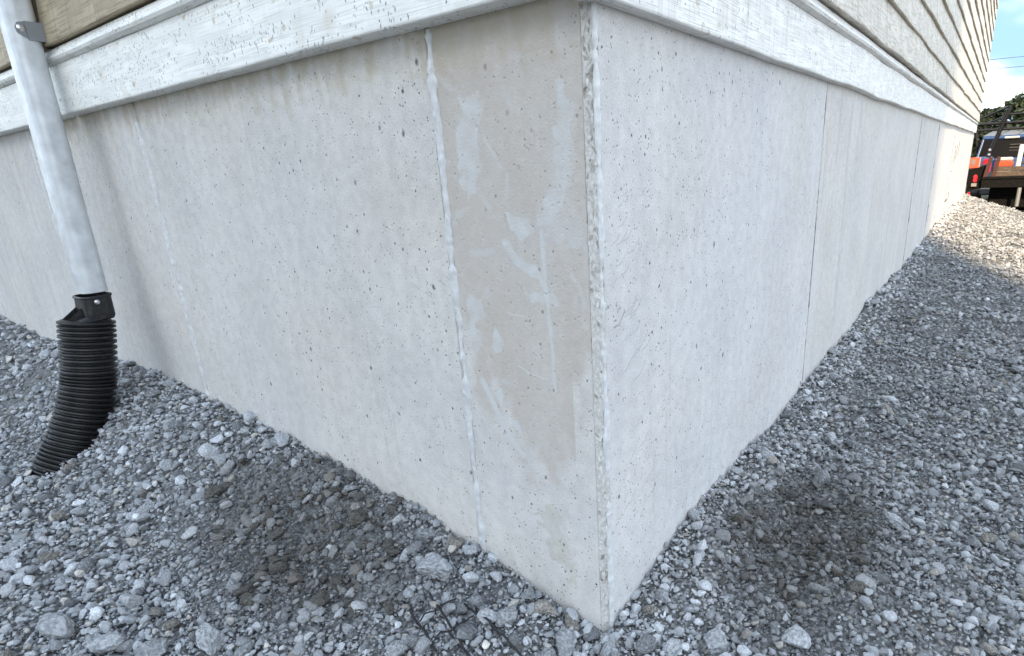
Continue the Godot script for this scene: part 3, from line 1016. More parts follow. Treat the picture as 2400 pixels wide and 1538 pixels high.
func column(sections: Array, close_top := false, close_bottom := false) -> Shape:
	# sections: [centre, half x, half z, corner radius]
	var s := Shape.new()
	var p := PackedVector3Array()
	var n := 0
	for q in sections:
		var ring := round_rect(q[1], q[2], q[3])
		n = ring.size()
		for k in ring:
			p.append(q[0] + Vector3(k.x, 0, k.y))
	s.sheet(sections.size(), n, p, PackedVector2Array(), true, true)
	for e in [0, sections.size() - 1]:
		if (e == 0 and close_bottom) or (e > 0 and close_top):
			for k in n:
				s.tri(sections[e][0], p[e * n + k], p[e * n + (k + 1) % n])
	return s

func make_downspout() -> void:
	var d := node("downspout", null, Transform3D(Basis.IDENTITY, Vector3(-1.354, 0.404, 0.0125)))
	tag(d, "galvanised metal downspout strapped to the house beside the foundation", "downspout")
	var sec := []
	for i in 30:
		var y := 0.0 + 2.55 * i / 29.0
		var z := 0.0765 - 0.024 * y
		sec.append([Vector3(0.0015 * sin(i * 2.1), y, z), 0.035, 0.0265, 0.0195])
	put("pipe", column(sec).mesh(M.zinc), d)
	var s := Shape.new()
	s.box(Vector3(0.0348, 0.004, 0.0625), Vector3(0.0358, 0.10, 0.0655), 0.0003, Transform3D(Basis(Vector3(1, 0, 0), -0.024), Vector3(0, 0, 0)))
	put("lock_seam", s.mesh(M.zinc), d)
	s = Shape.new()
	s.box(Vector3(0.0352, 0.530, 0.030), Vector3(0.0368, 0.566, 0.064), 0.0006)
	var ear := [Vector3(0.0362, 0.565, 0.0645), Vector3(0.0362, 0.562, 0.076), Vector3(0.0362, 0.553, 0.0815), Vector3(0.0362, 0.543, 0.080), Vector3(0.0362, 0.533, 0.0645)]
	for k in range(1, 4):
		s.tri(ear[0], ear[k], ear[k + 1])
		s.tri(ear[0] + Vector3(0.0015, 0, 0), ear[k + 1] + Vector3(0.0015, 0, 0), ear[k] + Vector3(0.0015, 0, 0))
	for k in 4:
		s.quad(ear[k], ear[k] + Vector3(0.0015, 0, 0), ear[k + 1] + Vector3(0.0015, 0, 0), ear[k + 1])
	s.box(Vector3(0.0352, 0.526, 0.0195), Vector3(0.060, 0.570, 0.0215), 0.0006)
	s.box(Vector3(0.0352, 0.528, 0.0216), Vector3(0.0368, 0.568, 0.0299), 0.0005)
	var strap := put("strap", s.mesh(M.strap), d)
	s = Shape.new()
	s.tube(PackedVector3Array([Vector3(0.0377, 0.552, 0.072), Vector3(0.0390, 0.552, 0.072), Vector3(0.0402, 0.552, 0.072), Vector3(0.0408, 0.552, 0.072)]), PackedFloat32Array([0.0075, 0.0072, 0.005, 0.0025]), 12)
	put("screw", s.mesh(M.steel), strap)
	# hose
	var h := node("drain_hose", null, Transform3D(Basis.IDENTITY, Vector3(-1.354, 0.006, 0.0125)))
	tag(h, "black corrugated plastic drain hose curving into the crushed stone", "hose")
	var ad := [[Vector3(0, 0.332, 0.084), 0.033, 0.031, 0.018], [Vector3(0, 0.340, 0.083), 0.038, 0.032, 0.016], [Vector3(0, 0.350, 0.082), 0.0385, 0.031, 0.017], [Vector3(0, 0.386, 0.079), 0.0385, 0.030, 0.018], [Vector3(0, 0.3862, 0.079), 0.0405, 0.0325, 0.020], [Vector3(0, 0.391, 0.079), 0.0405, 0.0325, 0.020], [Vector3(0, 0.3914, 0.079), 0.0365, 0.0285, 0.018]]
	var adapter := put("adapter", column(ad).mesh(M.plastic), h)
	s = Shape.new()
	# sloping shoulder between the square socket and the round hose
	var p := PackedVector3Array()
	var sq := round_rect(0.038, 0.032, 0.016, 5)
	for k in 4:
		var f := k / 3.0
		for c in sq.size():
			var w := TAU * (c + 0.0) / sq.size()
			var q := Vector3(sq[c].x, 0.346, sq[c].y + 0.083)
			var rr := Vector3(cos(w - 0.0) * 0.050, 0.336, sin(w) * 0.050 + 0.104)
			p.append(q.lerp(rr, f))
	s.sheet(4, sq.size(), p, PackedVector2Array(), true)
	for k in [-0.018, 0.016]:
		s.quad(Vector3(k, 0.366, 0.112), Vector3(k, 0.337, 0.112), Vector3(k, 0.334, 0.15), Vector3(k, 0.34, 0.148))
		s.quad(Vector3(k + 0.003, 0.366, 0.112), Vector3(k + 0.003, 0.34, 0.148), Vector3(k + 0.003, 0.334, 0.15), Vector3(k + 0.003, 0.337, 0.112))
	put("shoulder", s.mesh(M.plastic), adapter)
	s = Shape.new()
	s.tube(PackedVector3Array([Vector3(0.0378, 0.377, 0.084), Vector3(0.0400, 0.377, 0.084), Vector3(0.0414, 0.377, 0.084)]), PackedFloat32Array([0.006, 0.0055, 0.002]), 12)
	put("screw", s.mesh(M.steel), adapter)
	var cv := Curve3D.new()
	cv.bake_interval = 0.0015
	for q in [[0.335, 0.104, 0.03], [0.20, 0.133, 0.04], [0.122, 0.164, 0.03], [0.052, 0.203, 0.035], [-0.005, 0.243, 0.03], [-0.08, 0.30, 0.03]]:
		cv.add_point(Vector3(0, q[0], q[1]))
	for i in range(1, cv.point_count - 1):
		var tn := (cv.get_point_position(i + 1) - cv.get_point_position(i - 1)) * 0.17
		cv.set_point_in(i, -tn)
		cv.set_point_out(i, tn)
	var path := cv.get_baked_points()
	var rad := PackedFloat32Array()
	for i in path.size():
		var w := fmod(i * 0.0015 / 0.0152 + 0.12 * lumps.get_noise_2d(i * 0.013, 4.0), 1.0)
		rad.append(0.0485 + 0.0008 * lumps.get_noise_2d(i * 0.05, 9.0) + 0.0075 * sstep(0.12, 0.30, w) * (1.0 - sstep(0.70, 0.88, w)))
	s = Shape.new()
	s.tube(path, rad, 40)
	put("corrugated_pipe", s.mesh(M.plastic), h)

# ------------------------------------------------------------------ crushed stone
func make_gravel() -> void:
	make_ico(3)
	var holder := node("gravel")
	tag(holder, "loose grey crushed stone chippings spread along the house foundation", "gravel", "", "stuff")
	var small := []
	for i in 6:
		small.append(stone_mesh(1, 60 + i, 0.08, M.stone))
	var mid := []
	for i in 6:
		mid.append(stone_mesh(2, 90 + i, 0.11, M.stone))
	var where := []
	var tint := []
	for i in 12:
		where.append([])
		tint.append([])
	var eye := Vector3(0.36465, 0.6317, 0.55984)
	# layers: spacing, radius from, radius to, nearest, farthest, share kept, mesh level
	var layers := [[0.0054, 0.0014, 0.0030, 0.0, 1.25, 0.85, 0], [0.0086, 0.0028, 0.0058, 0.0, 2.4, 0.82, 0], [0.0150, 0.0048, 0.0094, 0.0, 4.6, 0.72, 1], [0.028, 0.0080, 0.0145, 0.0, 11.0, 0.58, 1], [0.022, 0.008, 0.0145, 4.0, 11.5, 0.85, 0], [0.056, 0.0135, 0.0215, 0.0, 9.0, 0.17, 1]]
	for l in layers:
		var step: float = l[0]
		var nx := int(5.4 / step)
		var z := 1.35
		while z > -11.0:
			z -= step
			var x0 := -3.5
			var x1 := 0.5 if z > 0.0 else 1.15
			if z < -0.02:
				x0 = 0.0
			if z > 0.72:
				if step < 0.015:
					continue
			var x := x0
			while x < x1:
				x += step
				var px := x + rng.randf_range(-0.5, 0.5) * step
				var pz := z + rng.randf_range(-0.5, 0.5) * step
				var dist := Vector2(px - eye.x, pz - eye.z).length()
				if dist < l[3] or dist > l[4] * rng.randf_range(0.8, 1.0) or rng.randf() > l[5]:
					continue
				if inside_house(px, pz, 0.001):
					continue
				# stones lie in drifts: coarse here, fines there
				var coarse := lumps.get_noise_2d(px * 4.5 + 20, pz * 4.5)
				if l[2] > 0.008 and coarse < rng.randf_range(-0.65, 0.05):
					continue
				if -pz > 9.6 - 3.4 * px:
					continue
				var r := lerpf(l[1], l[2], pow(rng.randf(), 1.6))
				if px > 0.1 and pz < -0.05 and r > 0.008:
					r *= 0.86
				var k := (0 if l[6] == 0 else 6) + rng.randi() % 6
				where[k].append(stone_pose(px, pz, r, rng.randf_range(-0.25, 0.75), 0.8))
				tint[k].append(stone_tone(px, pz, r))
	for k in 12:
		var mm := MultiMesh.new()
		mm.transform_format = MultiMesh.TRANSFORM_3D
		mm.use_colors = true
		mm.mesh = small[k] if k < 6 else mid[k - 6]
		mm.instance_count = where[k].size()
		for i in where[k].size():
			mm.set_instance_transform(i, where[k][i])
			mm.set_instance_color(i, tint[k][i])
		var o := MultiMeshInstance3D.new()
		o.name = numbered("stone_chips", holder)
		o.multimesh = mm
		o.set_meta("kind", "stuff")
		holder.add_child(o, true)
	# the larger stones, one by one
	var meshes := []
	for i in 10:
		var row := []
		for k in 8:
			row.append(null)
		meshes.append(row)
	var taken := []
	for q in BIG:
		taken.append(Vector3(q[0], q[1], q[2]))
	var made := 0
	var tries := 0
	while made < 290 and tries < 60000:
		tries += 1
		var x := rng.randf_range(-1.9, 0.75)
		var z := rng.randf_range(-1.7, 0.6)
		if inside_house(x, z, -0.008):
			continue
		var dist := Vector2(x - eye.x, z - eye.z).length()
		var near := exp(-pow((x + 0.12) / 0.42, 2.0) - pow((z - 0.08) / 0.2, 2.0))
		var want := 0.10 + 0.9 * near + (0.25 if x < -0.3 and z > 0.15 else 0.0)
		if rng.randf() > want:
			continue
		var r := lerpf(0.0095, 0.019, pow(rng.randf(), 1.7)) * (0.9 if x > 0.1 and z < 0.0 else 1.0)
		if dist > 1.2:
			r = maxf(r, 0.012)
		var clash := false
		for t in taken:
			if Vector2(t.x - x, t.y - z).length() < (t.z + r) * 0.72:
				clash = true
				break
		if clash:
			continue
		taken.append(Vector3(x, z, r))
		var a := rng.randi() % 10
		var b: int = [0, 1, 2, 3, 4, 1, 2, 3, 0, 2, 7, 5, 1, 3][rng.randi() % 14]
		var dd := damp(x, z)
		if dd > 0.45 and rng.randf() < 0.7:
			b = 6
		elif b == 6:
			b = 2
		if meshes[a][b] == null:
			meshes[a][b] = stone_mesh(3 if a < 5 else 2, 200 + a, 0.14, M["rock%d" % b], 0.66)
		put("stone", meshes[a][b], M.bed_node, stone_pose(x, z, r, rng.randf_range(0.2, 0.5), 0.55))
		made += 1
	# stones that stand out
	for i in BIG.size():
		var q = BIG[i]
		var m := stone_mesh(3, 500 + i * 3, 0.12, M["rock%d" % q[5]], q[6])
		var b := Basis.from_euler(Vector3(rng.randf_range(-0.25, 0.25), q[4], rng.randf_range(-0.25, 0.25))).scaled_local(Vector3(q[2], q[2] * 0.95, q[3]))
		var o := put("rock", m, null, Transform3D(b, Vector3(q[0], ground(q[0], q[1]) + q[2] * 0.42, q[1])))
		tag(o, q[7], "rock", "large stones lying loose on the gravel")

# x, z, half length, half depth, turn, material, flatness, label
var BIG := [
	[-0.248, 0.080, 0.031, 0.026, 0.35, 3, 0.62, "broad flat-topped grey rock with a pale crease, in front of the corner panel"],
	[-0.128, 0.088, 0.019, 0.019, 1.0, 4, 0.8, "white speckled angular rock a hand's width left of the corner"],
	[-0.108, 0.076, 0.018, 0.020, 2.2, 3, 0.8, "pale squarish rock touching the white speckled one by the corner"],
	[-0.022, 0.056, 0.019, 0.023, 0.5, 2, 0.85, "upright grey rock just below the foundation's corner tip"],
	[-0.262, 0.022, 0.019, 0.019, 0.2, 7, 0.9, "brownish triangular rock leaning on the wall beside the white seam"],
	[-0.592, 0.410, 0.034, 0.023, 0.4, 4, 0.5, "pale slab-like rock lying in the lower left gravel"],
	[-0.690, 0.434, 0.040, 0.022, 0.3, 3, 0.5, "long tapered grey rock at the left bottom of the gravel"],
	[-0.449, 0.322, 0.030, 0.021, 2.8, 4, 0.7, "pale wedge-shaped rock alone in fine gravel, lower left"],
	[-0.509, 0.378, 0.023, 0.021, 1.2, 2, 0.7, "round grey rock right of the pale slab-like one"],
	[-0.112, 0.022, 0.013, 0.021, 0.1, 2, 0.8, "narrow rock standing on edge against the base of the corner panel"],
	[-0.075, 0.030, 0.019, 0.017, 0.7, 5, 0.8, "tan rock wedged against the wall near the corner tip"],
	[0.028, 0.026, 0.019, 0.017, 1.9, 3, 0.8, "pale rough rock right of the corner tip"],
	[0.150, -0.052, 0.022, 0.021, 0.9, 3, 0.75, "large pale rock among dark fines right of the corner"],
	[0.238, -0.110, 0.020, 0.023, 0.2, 4, 0.6, "pale long rock at the lower edge of the right gravel"],
	[-1.335, 0.225, 0.022, 0.018, 0.5, 4, 0.75, "pale rock resting against the black drain hose"],
]

func make_net_and_straw() -> void:
	# a torn corner of black plastic netting shows through the stones
	var o := node("plastic_netting")
	tag(o, "torn black plastic netting poking out of the gravel below the corner", "netting")
	for q in [[-0.225, 0.112, -0.108, 0.150], [-0.226, 0.148, -0.150, 0.172], [-0.176, 0.092, -0.050, 0.110]]:
		var s := Shape.new()
		var path := PackedVector3Array()
		var rad := PackedFloat32Array()
		for i in 16:
			var f := i / 15.0
			var x := lerpf(q[0], q[2], f)
			var z := lerpf(q[1], q[3], f)
			path.append(Vector3(x, ground(x, z) + 0.0145 + 0.004 * sin(f * 7 + q[0] * 40), z))
			rad.append(0.0019)
		s.tube(path, rad, 6)
		put("strand", s.mesh(M.dusty), o)
	for q in [[-0.186, 0.098, -0.205, 0.158], [-0.150, 0.100, -0.165, 0.165]]:
		var s := Shape.new()
		var path := PackedVector3Array()
		var rad := PackedFloat32Array()
		for i in 10:
			var f := i / 9.0
			var x := lerpf(q[0], q[2], f)
			var z := lerpf(q[1], q[3], f)
			path.append(Vector3(x, ground(x, z) + 0.0155, z))
			rad.append(0.0012)
		s.tube(path, rad, 5)
		put("cross_strand", s.mesh(M.dusty), o)
	var s := Shape.new()
	s.tube(PackedVector3Array([Vector3(-0.262, 0.806, 0.010), Vector3(-0.258, 0.799, 0.0115), Vector3(-0.2525, 0.788, 0.0115)]), PackedFloat32Array([0.0005, 0.0005, 0.0003]), 5)
	var st := put("dry_straw", s.mesh(M.straw))
	tag(st, "single dry straw hanging below the white skirt board", "straw")

# ------------------------------------------------------------------ trailer, truck and what lies beyond
func bar(s: Shape, a: Vector3, b: Vector3, r: float, sides := 8) -> void:
	s.tube(PackedVector3Array([a, a.lerp(b, 0.5), b]), PackedFloat32Array([r, r, r]), sides)

func wheel_parts(parent: Node, at: Vector3, r: float, w: float) -> void:
	var s := Shape.new()
	var p := PackedVector3Array()
	var prof := [[0.55, -0.5], [0.9, -0.5], [0.98, -0.38], [1.0, -0.2], [1.0, 0.2], [0.98, 0.38], [0.9, 0.5], [0.55, 0.5]]
	for q in prof:
		for c in 28:
			var a := TAU * c / 28
			p.append(at + Vector3(q[1] * w, cos(a) * q[0] * r, sin(a) * q[0] * r))
	s.sheet(prof.size(), 28, p, PackedVector2Array(), true)
	var tyre := put("wheel", s.mesh(mat(Color(0.02, 0.02, 0.02), 0.85)), parent)
	s = Shape.new()
	s.tube(PackedVector3Array([at - Vector3(w * 0.42, 0, 0), at + Vector3(w * 0.42, 0, 0)]), PackedFloat32Array([r * 0.56, r * 0.56]), 20)
	put("rim", s.mesh(mat(Color(0.3, 0.3, 0.3), 0.5, 0.6)), tyre)

func make_trailer() -> void:
	var gy := -0.84
	var at := Vector3(0.0, 0.0, -11.8)
	var t := node("flatbed_trailer", null, Transform3D(Basis.IDENTITY, at))
	tag(t, "rusty black flatbed trailer with wooden sideboard behind the blue truck", "trailer")
	var black := mat(Color(0.010, 0.0095, 0.0095), 0.8, 0.0, 0.25)
	triplanar_noise(black, 71, 0.03, 0.35, 1.0, 3.0)
	var rust := mat(Color(0.10, 0.032, 0.024), 0.85)
	triplanar_noise(rust, 72, 0.04, 0.4, 1.0, 5.0)
	var wood := mat(Color(0.115, 0.08, 0.055), 0.8)
	triplanar_noise(wood, 73, 0.03, 0.55, 1.0, 3.0)
	var s := Shape.new()
	s.box(Vector3(0.19, -0.05, -0.06), Vector3(2.35, 0.115, 0.0), 0.008)
	s.box(Vector3(0.19, 0.09, -0.012), Vector3(2.35, 0.13, 0.02), 0.004)
	put("rear_beam", s.mesh(black), t)
	s = Shape.new()
	s.box(Vector3(0.25, 0.0, -3.6), Vector3(2.3, 0.10, -0.065), 0.005)
	put("deck", s.mesh(black), t)
	s = Shape.new()
	s.box(Vector3(0.32, -0.40, -3.4), Vector3(2.2, -0.004, -0.35), 0.02)  # added black box standing in for the deep shade below the deck
	put("deck_shade_block", s.mesh(black), t)
	for q in [[0.132, 0.205], [0.209, 0.282]]:
		s = Shape.new()
		s.box(Vector3(0.315, q[0], -0.04), Vector3(2.2, q[1], -0.005), 0.004)
		put("plank", s.mesh(wood), t)
	for x in [0.225, 0.335]:
		s = Shape.new()
		var tilt := Transform3D(Basis(Vector3(0, 0, 1), -0.12), Vector3(x, 0.10, 0.0))
		s.box(Vector3(-0.028, 0, -0.05), Vector3(0.028, 0.34, 0.012), 0.004, tilt)
		put("stake", s.mesh(rust), t)
	# the fender beside the deck, its top sloping
	s = Shape.new()
	var f := [Vector3(-0.02, -0.12, -0.1), Vector3(0.20, -0.06, -0.1), Vector3(0.245, 0.32, -0.1), Vector3(0.20, 0.31, -0.1), Vector3(0.06, 0.26, -0.1), Vector3(-0.03, 0.24, -0.1)]
	for k in range(1, 5):
		s.tri(f[0], f[k + 1], f[k])
		var d := Vector3(0, 0, -0.9)
		s.tri(f[0] + d, f[k] + d, f[k + 1] + d)
	for k in 6:
		var a: Vector3 = f[k]
		var b: Vector3 = f[(k + 1) % 6]
		s.quad(a, b, b + Vector3(0, 0, -0.9), a + Vector3(0, 0, -0.9))
	put("fender", s.mesh(black), t)
	var red := mat(Color(0.45, 0.02, 0.03), 0.25)
	s = Shape.new()
	s.box(Vector3(0.065, 0.035, -0.095), Vector3(0.125, 0.165, -0.04), 0.02)
	put("tail_light", s.mesh(red), t)
	s = Shape.new()
	s.box(Vector3(0.05, -0.03, -0.095), Vector3(0.13, 0.028, -0.05), 0.006)
	put("light_bracket", s.mesh(mat(Color(0.25, 0.24, 0.22), 0.5, 0.5)), t)
	wheel_parts(t, Vector3(0.07, gy + 0.36, -1.2), 0.36, 0.2)
	wheel_parts(t, Vector3(2.45, gy + 0.36, -1.2), 0.36, 0.2)
	s = Shape.new()
	bar(s, Vector3(0.1, gy + 0.36, -1.2), Vector3(2.4, gy + 0.36, -1.2), 0.04)
	put("axle", s.mesh(black), t)
	s = Shape.new()
	bar(s, Vector3(0.72, -0.35, -0.03), Vector3(0.72, -0.055, -0.03), 0.03)
	put("jack_leg", s.mesh(mat(Color(0.2, 0.2, 0.2), 0.6, 0.3)), t)
	s = Shape.new()
	s.box(Vector3(0.02, -0.22, -0.09), Vector3(0.055, -0.12, -0.06), 0.004)
	put("reflector", s.mesh(red), t)
	# what lies on it
	var orange := mat(Color(0.52, 0.055, 0.015), 0.5)
	var pale := mat(Color(0.45, 0.43, 0.40), 0.6)
	var b := node("orange_box", null, Transform3D(Basis(Vector3.UP, 0.2), Vector3(0.08, 0.265, -12.05)))
	tag(b, "bright orange box with a grey panel on the trailer's fender", "box")
	s = Shape.new()
	s.box(Vector3(-0.13, 0, -0.12), Vector3(0.03, 0.17, 0.12), 0.01)
	put("case", s.mesh(orange), b)
	s = Shape.new()
	s.box(Vector3(-0.11, 0.06, 0.121), Vector3(-0.05, 0.14, 0.128), 0.002)
	put("panel", s.mesh(mat(Color(0.14, 0.12, 0.12), 0.6)), b)
	s = Shape.new()
	s.box(Vector3(0.012, 0.008, 0.121), Vector3(0.020, 0.16, 0.126), 0.002)
	put("strip", s.mesh(pale), b)
	b = node("white_sack", null, Transform3D(Basis(Vector3.UP, -0.1), Vector3(0.46, 0.115, -12.2)))
	tag(b, "white sack with an orange-red band standing on the trailer", "sack")
	s = Shape.new()
	s.box(Vector3(-0.12, 0.24, -0.09), Vector3(0.12, 0.305, 0.09), 0.03)
	s.box(Vector3(-0.125, 0.0, -0.095), Vector3(0.125, 0.165, 0.095), 0.03)
	put("bag", s.mesh(pale), b)
	s = Shape.new()
	s.box(Vector3(-0.126, 0.15, -0.097), Vector3(0.126, 0.245, 0.097), 0.02)
	put("band", s.mesh(orange), b)
	b = node("metal_post", null, Transform3D(Basis(Vector3(0, 0, 1), -0.03), Vector3(0.64, 0.11, -11.98)))
	tag(b, "upright galvanised steel post standing on the trailer deck", "post")
	s = Shape.new()
	s.tube(PackedVector3Array([Vector3(0, 0, 0), Vector3(0, 0.3, 0), Vector3(0, 0.49, 0), Vector3(0, 0.5, 0)]), PackedFloat32Array([0.034, 0.034, 0.034, 0.03]), 14)
	put("pole", s.mesh(mat(Color(0.6, 0.6, 0.58), 0.5, 0.2)), b)

func make_truck() -> void:
	var gy := -0.86
	var t := node("pickup_truck", null, Transform3D(Basis.IDENTITY, Vector3(0.0, 0.0, -16.2)))
	tag(t, "dark blue pickup truck with a black ladder rack", "truck")
	var blue := mat(Color(0.008, 0.036, 0.115), 0.3)
	blue.clearcoat_enabled = true
	blue.clearcoat = 0.7
	var glass := mat(Color(0.003, 0.0035, 0.005), 0.35, 0.0, 0.12)
	# rear: bed sides, tailgate, cab. Left side of the truck at x = -0.12
	var s := Shape.new()
	s.box(Vector3(-0.14, gy + 0.45, -2.0), Vector3(0.30, 0.36, -0.02), 0.06)
	s.box(Vector3(1.46, gy + 0.45, -2.0), Vector3(1.9, 0.36, -0.02), 0.06)
	s.box(Vector3(-0.14, gy + 0.45, -5.2), Vector3(1.9, 0.30, -2.01), 0.06)
	put("body", s.mesh(blue), t)
	s = Shape.new()
	s.box(Vector3(0.306, gy + 0.55, -0.09), Vector3(1.454, 0.34, 0.0), 0.02)
	s.box(Vector3(0.31, 0.10, 0.001), Vector3(1.45, 0.14, 0.012), 0.006)
	var gate := put("tailgate", s.mesh(blue), t)
	s = Shape.new()
	s.box(Vector3(0.78, 0.20, 0.001), Vector3(0.98, 0.26, 0.014), 0.006)
	put("handle", s.mesh(mat(Color(0.03, 0.03, 0.03), 0.4)), gate)
	# cab with sloping pillars
	s = Shape.new()
	var lo := [Vector3(-0.10, 0.30, -2.0), Vector3(1.86, 0.30, -2.0), Vector3(1.86, 0.30, -4.3), Vector3(-0.10, 0.30, -4.3)]
	var up := [Vector3(-0.02, 0.76, -2.12), Vector3(1.78, 0.76, -2.12), Vector3(1.72, 0.80, -3.6), Vector3(0.04, 0.80, -3.6)]
	for k in 4:
		s.quad(lo[k], up[k], up[(k + 1) % 4], lo[(k + 1) % 4])
	s.quad(up[0], up[3], up[2], up[1])
	put("cab", s.mesh(glass), t)
	s = Shape.new()
	s.box(Vector3(-0.03, 0.735, -3.6), Vector3(1.79, 0.83, -2.08), 0.035)
	var roof := put("roof", s.mesh(blue), t)
	s = Shape.new()
	s.box(Vector3(0.42, 0.755, -2.081), Vector3(0.72, 0.805, -2.05), 0.012)
	put("brake_light", s.mesh(mat(Color(0.4, 0.39, 0.36), 0.3)), roof)
	for q in [[Vector3(-0.07, 0.30, -1.99), Vector3(0.0, 0.75, -2.10)], [Vector3(1.83, 0.30, -1.99), Vector3(1.76, 0.75, -2.10)]]:
		s = Shape.new()
		bar(s, q[0], q[1], 0.026)
		put("pillar", s.mesh(blue), t)
	for k in 3:
		s = Shape.new()
		s.box(Vector3(0.55, 0.46 + 0.07 * k, -2.07), Vector3(0.92, 0.485 + 0.07 * k, -2.045), 0.004)
		put("window_guard_bar", s.mesh(mat(Color(0.035, 0.032, 0.03), 0.7)), t)
	var red := mat(Color(0.42, 0.01, 0.02), 0.2)
	for x in [0.10, 1.52]:
		s = Shape.new()
		s.box(Vector3(x, 0.02, -0.018), Vector3(x + 0.16, 0.335, 0.02), 0.03)
		put("tail_light", s.mesh(red), t)
	s = Shape.new()
	s.box(Vector3(-0.1, gy + 0.42, 0.0), Vector3(1.86, gy + 0.58, 0.14), 0.03)
	put("bumper", s.mesh(mat(Color(0.05, 0.05, 0.055), 0.4)), t)
	for q in [[0.0, -1.1], [1.76, -1.1], [0.0, -4.4], [1.76, -4.4]]:
		wheel_parts(t, Vector3(q[0], gy + 0.38, q[1]), 0.38, 0.24)
	# ladder rack
	var k2 := mat(Color(0.007, 0.007, 0.009), 0.5, 0.0, 0.3)
	var rack := node("ladder_rack", t)
	for q in [[Vector3(0.17, 0.36, -0.3), Vector3(0.40, 1.30, -0.3), 0.045], [Vector3(1.68, 0.36, -0.3), Vector3(1.45, 1.30, -0.3), 0.045], [Vector3(0.40, 1.30, -0.3), Vector3(0.43, 1.42, -0.3), 0.02], [Vector3(-0.25, 1.20, -2.0), Vector3(0.43, 1.42, -0.3), 0.02], [Vector3(-0.25, 1.03, -2.0), Vector3(0.36, 1.21, -0.3), 0.02], [Vector3(0.43, 1.42, -0.3), Vector3(0.41, 1.24, -0.28), 0.02], [Vector3(0.41, 1.24, -0.28), Vector3(0.30, 1.08, -0.3), 0.02], [Vector3(0.43, 1.245, -0.3), Vector3(1.5, 1.245, -0.3), 0.02], [Vector3(-0.25, 1.075, -0.32), Vector3(1.9, 1.075, -0.32), 0.03], [Vector3(-0.25, 0.945, -0.34), Vector3(1.9, 0.945, -0.34), 0.028], [Vector3(-0.22, 1.07, -3.9), Vector3(-0.22, 1.07, -0.3), 0.025], [Vector3(1.85, 1.07, -3.9), Vector3(1.85, 1.07, -0.3), 0.025], [Vector3(-0.22, 1.05, -3.0), Vector3(-0.08, 0.3, -2.9), 0.025], [Vector3(1.85, 1.05, -3.0), Vector3(1.85, 0.3, -2.9), 0.025]]:
		s = Shape.new()
		bar(s, q[0], q[1], q[2])
		put("rack_bar", s.mesh(k2), rack)
	for y in [0.42, 0.52]:
		s = Shape.new()
		s.tube(PackedVector3Array([Vector3(0.185, y, -0.258), Vector3(0.185, y, -0.235)]), PackedFloat32Array([0.03, 0.022]), 10)
		put("bolt", s.mesh(M.steel), rack)

func tree(called: String, label: String, at: Vector3, height: float, spread: float, sd: int, leaf: Color) -> void:
	var o := node(called, null, Transform3D(Basis.IDENTITY, at))
	tag(o, label, "tree", "trees beyond the truck")
	var r := RandomNumberGenerator.new()
	r.seed = sd
	var bark := mat(Color(0.10, 0.08, 0.06), 0.9)
	var s := Shape.new()
	s.tube(PackedVector3Array([Vector3.ZERO, Vector3(0.05, height * 0.3, 0), Vector3(-0.05, height * 0.6, 0.05), Vector3(0, height * 0.9, 0)]), PackedFloat32Array([0.22, 0.17, 0.11, 0.03]), 9)
	put("trunk", s.mesh(bark), o)
	var clumps := []
	for i in 34:
		var a := r.randf() * TAU
		var f := r.randf_range(0.22, 1.0)
		var w := spread * sqrt(maxf(0.05, 1.0 - pow((f - 0.5) / 0.55, 2.0)))
		clumps.append([Vector3(cos(a) * w * r.randf_range(0.3, 1.0), height * f, sin(a) * w * r.randf_range(0.3, 1.0)), r.randf_range(0.35, 0.75) * spread * 0.5])
	s = Shape.new()
	for c in clumps:
		var b: Vector3 = c[0]
		s.tube(PackedVector3Array([Vector3(0, b.y * 0.6, 0), Vector3(b.x * 0.5, b.y * 0.82, b.z * 0.5), b]), PackedFloat32Array([0.05, 0.035, 0.012]), 5)
	put("branches", s.mesh(bark), o)
	s = Shape.new()
	for c in clumps:
		for k in 220:
			var d: Vector3 = Vector3(r.randfn(), r.randfn(), r.randfn()).normalized() * pow(r.randf(), 0.45) * c[1]
			d.y *= 0.8
			var p: Vector3 = c[0] + d
			var bs := Basis.from_euler(Vector3(r.randf() * TAU, r.randf() * TAU, r.randf() * TAU)) * (0.055 + 0.06 * r.randf())
			s.quad(p - bs.x, p + bs.y * 0.6, p + bs.x, p - bs.y * 0.6)
	var lm := mat(leaf, 0.7)
	lm.backlight_enabled = true
	lm.backlight = Color(leaf.r * 1.5, leaf.g * 1.7, leaf.b, 1).linear_to_srgb()
	put("crown", s.mesh(lm), o)

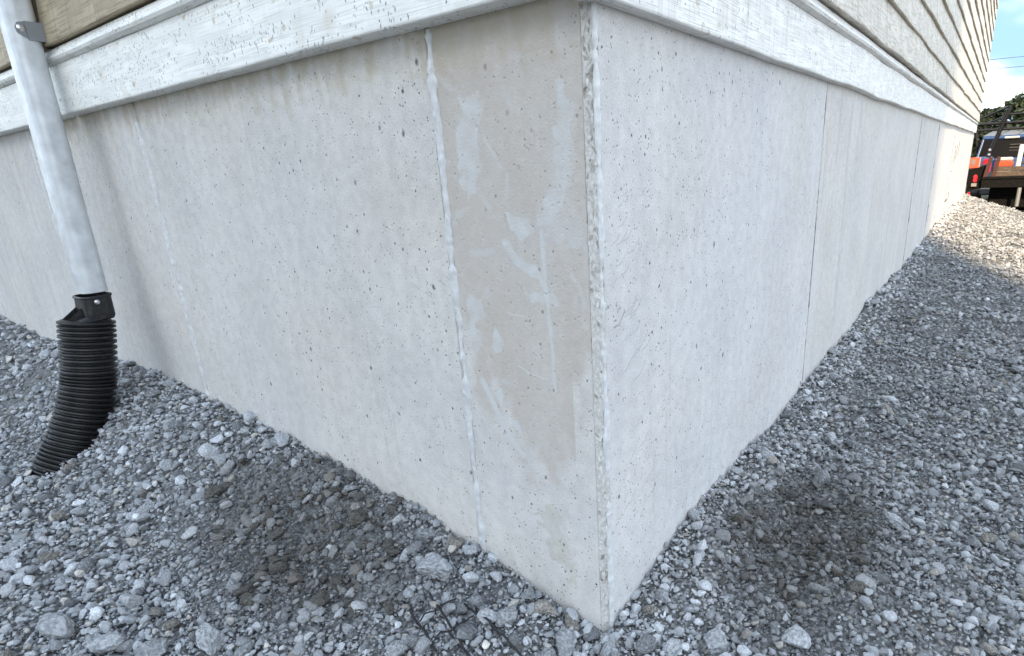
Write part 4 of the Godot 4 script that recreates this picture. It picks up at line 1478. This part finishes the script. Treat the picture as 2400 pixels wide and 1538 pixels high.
func make_background() -> void:
	tree("broadleaf_tree", "dark green tree rising right of the ladder rack", Vector3(1.15, -0.86, -26.0), 2.85, 1.25, 81, Color(0.017, 0.027, 0.012))
	tree("broadleaf_tree", "low dark tree behind the ladder rack, next to the house end", Vector3(-0.15, -0.86, -25.5), 2.5, 1.0, 82, Color(0.015, 0.024, 0.011))
	tree("broadleaf_tree", "tallest dark tree at the photo's right edge", Vector3(3.2, -0.86, -30.0), 5.2, 1.7, 83, Color(0.017, 0.026, 0.012))
	# grey glazed lean-to roof seen under the rack
	var o := node("glazed_shed", null, Transform3D(Basis.IDENTITY, Vector3(0.6, -0.86, -24.0)))
	tag(o, "grey lean-to shed with a pale slatted roof behind the truck", "shed")
	var grey := mat(Color(0.20, 0.22, 0.25), 0.4, 0.2)
	var s := Shape.new()
	s.box(Vector3(-0.6, 0.0, -2.0), Vector3(3.4, 1.70, -0.3), 0.01)
	put("wall", s.mesh(mat(Color(0.2, 0.2, 0.21), 0.8)), o)
	for i in 9:
		s = Shape.new()
		var x := -0.75 + i * 0.47
		s.quad(Vector3(x, 1.76, -0.15), Vector3(x + 0.5, 2.10, -2.1), Vector3(x + 0.93, 2.10, -2.1), Vector3(x + 0.43, 1.76, -0.15))
		s.quad(Vector3(x, 1.73, -0.15), Vector3(x + 0.43, 1.73, -0.15), Vector3(x + 0.93, 2.07, -2.1), Vector3(x + 0.5, 2.07, -2.1))
		put("roof_panel", s.mesh(grey), o)
	# overhead wires
	var wm := mat(Color(0.05, 0.05, 0.055), 0.6)
	for q in [[4.85, 4.72, "upper of the two overhead wires crossing the sky"], [4.40, 4.24, "lower of the two overhead wires crossing the sky"]]:
		s = Shape.new()
		var path := PackedVector3Array()
		var rad := PackedFloat32Array()
		for i in 41:
			var x := -16.0 + i * 0.8
			path.append(Vector3(x, q[0] - (x + 0.88) * (q[0] - q[1]) / 1.58 * 0.25 + 0.0016 * (x * x) - 0.02, -40.0))
			rad.append(0.014)
		s.tube(path, rad, 6)
		tag(put("overhead_wire", s.mesh(wm)), q[2], "wire", "overhead wires")
	# grass past the end of the crushed stone
	s = Shape.new()
	for i in 14000:
		var x := rng.randf_range(0.2, 3.2)
		var z := rng.randf_range(-13.5, -8.2)
		if -z < 9.4 - 3.0 * minf(x, 1.1) + 0.4 * lumps.get_noise_2d(x * 3, z * 3):
			continue
		var y := ground(x, z)
		y = maxf(y, lerpf(-0.16, -0.86, sstep(-3.0, -11.5, z)))
		var a := rng.randf() * TAU
		var h := rng.randf_range(0.04, 0.10)
		var d := Vector3(cos(a), 0, sin(a)) * 0.006
		var tip := Vector3(x + rng.randf_range(-0.04, 0.04), y + h, z + rng.randf_range(-0.04, 0.04))
		s.tri(Vector3(x, y - 0.01, z) - d, tip, Vector3(x, y - 0.01, z) + d)
	var gm := mat(Color(0.17, 0.21, 0.035), 0.7)
	gm.backlight_enabled = true
	gm.backlight = Color(0.3, 0.34, 0.06)
	tag(put("grass", s.mesh(gm)), "sunlit yellow-green grass between the gravel and the trailer", "grass", "", "stuff")
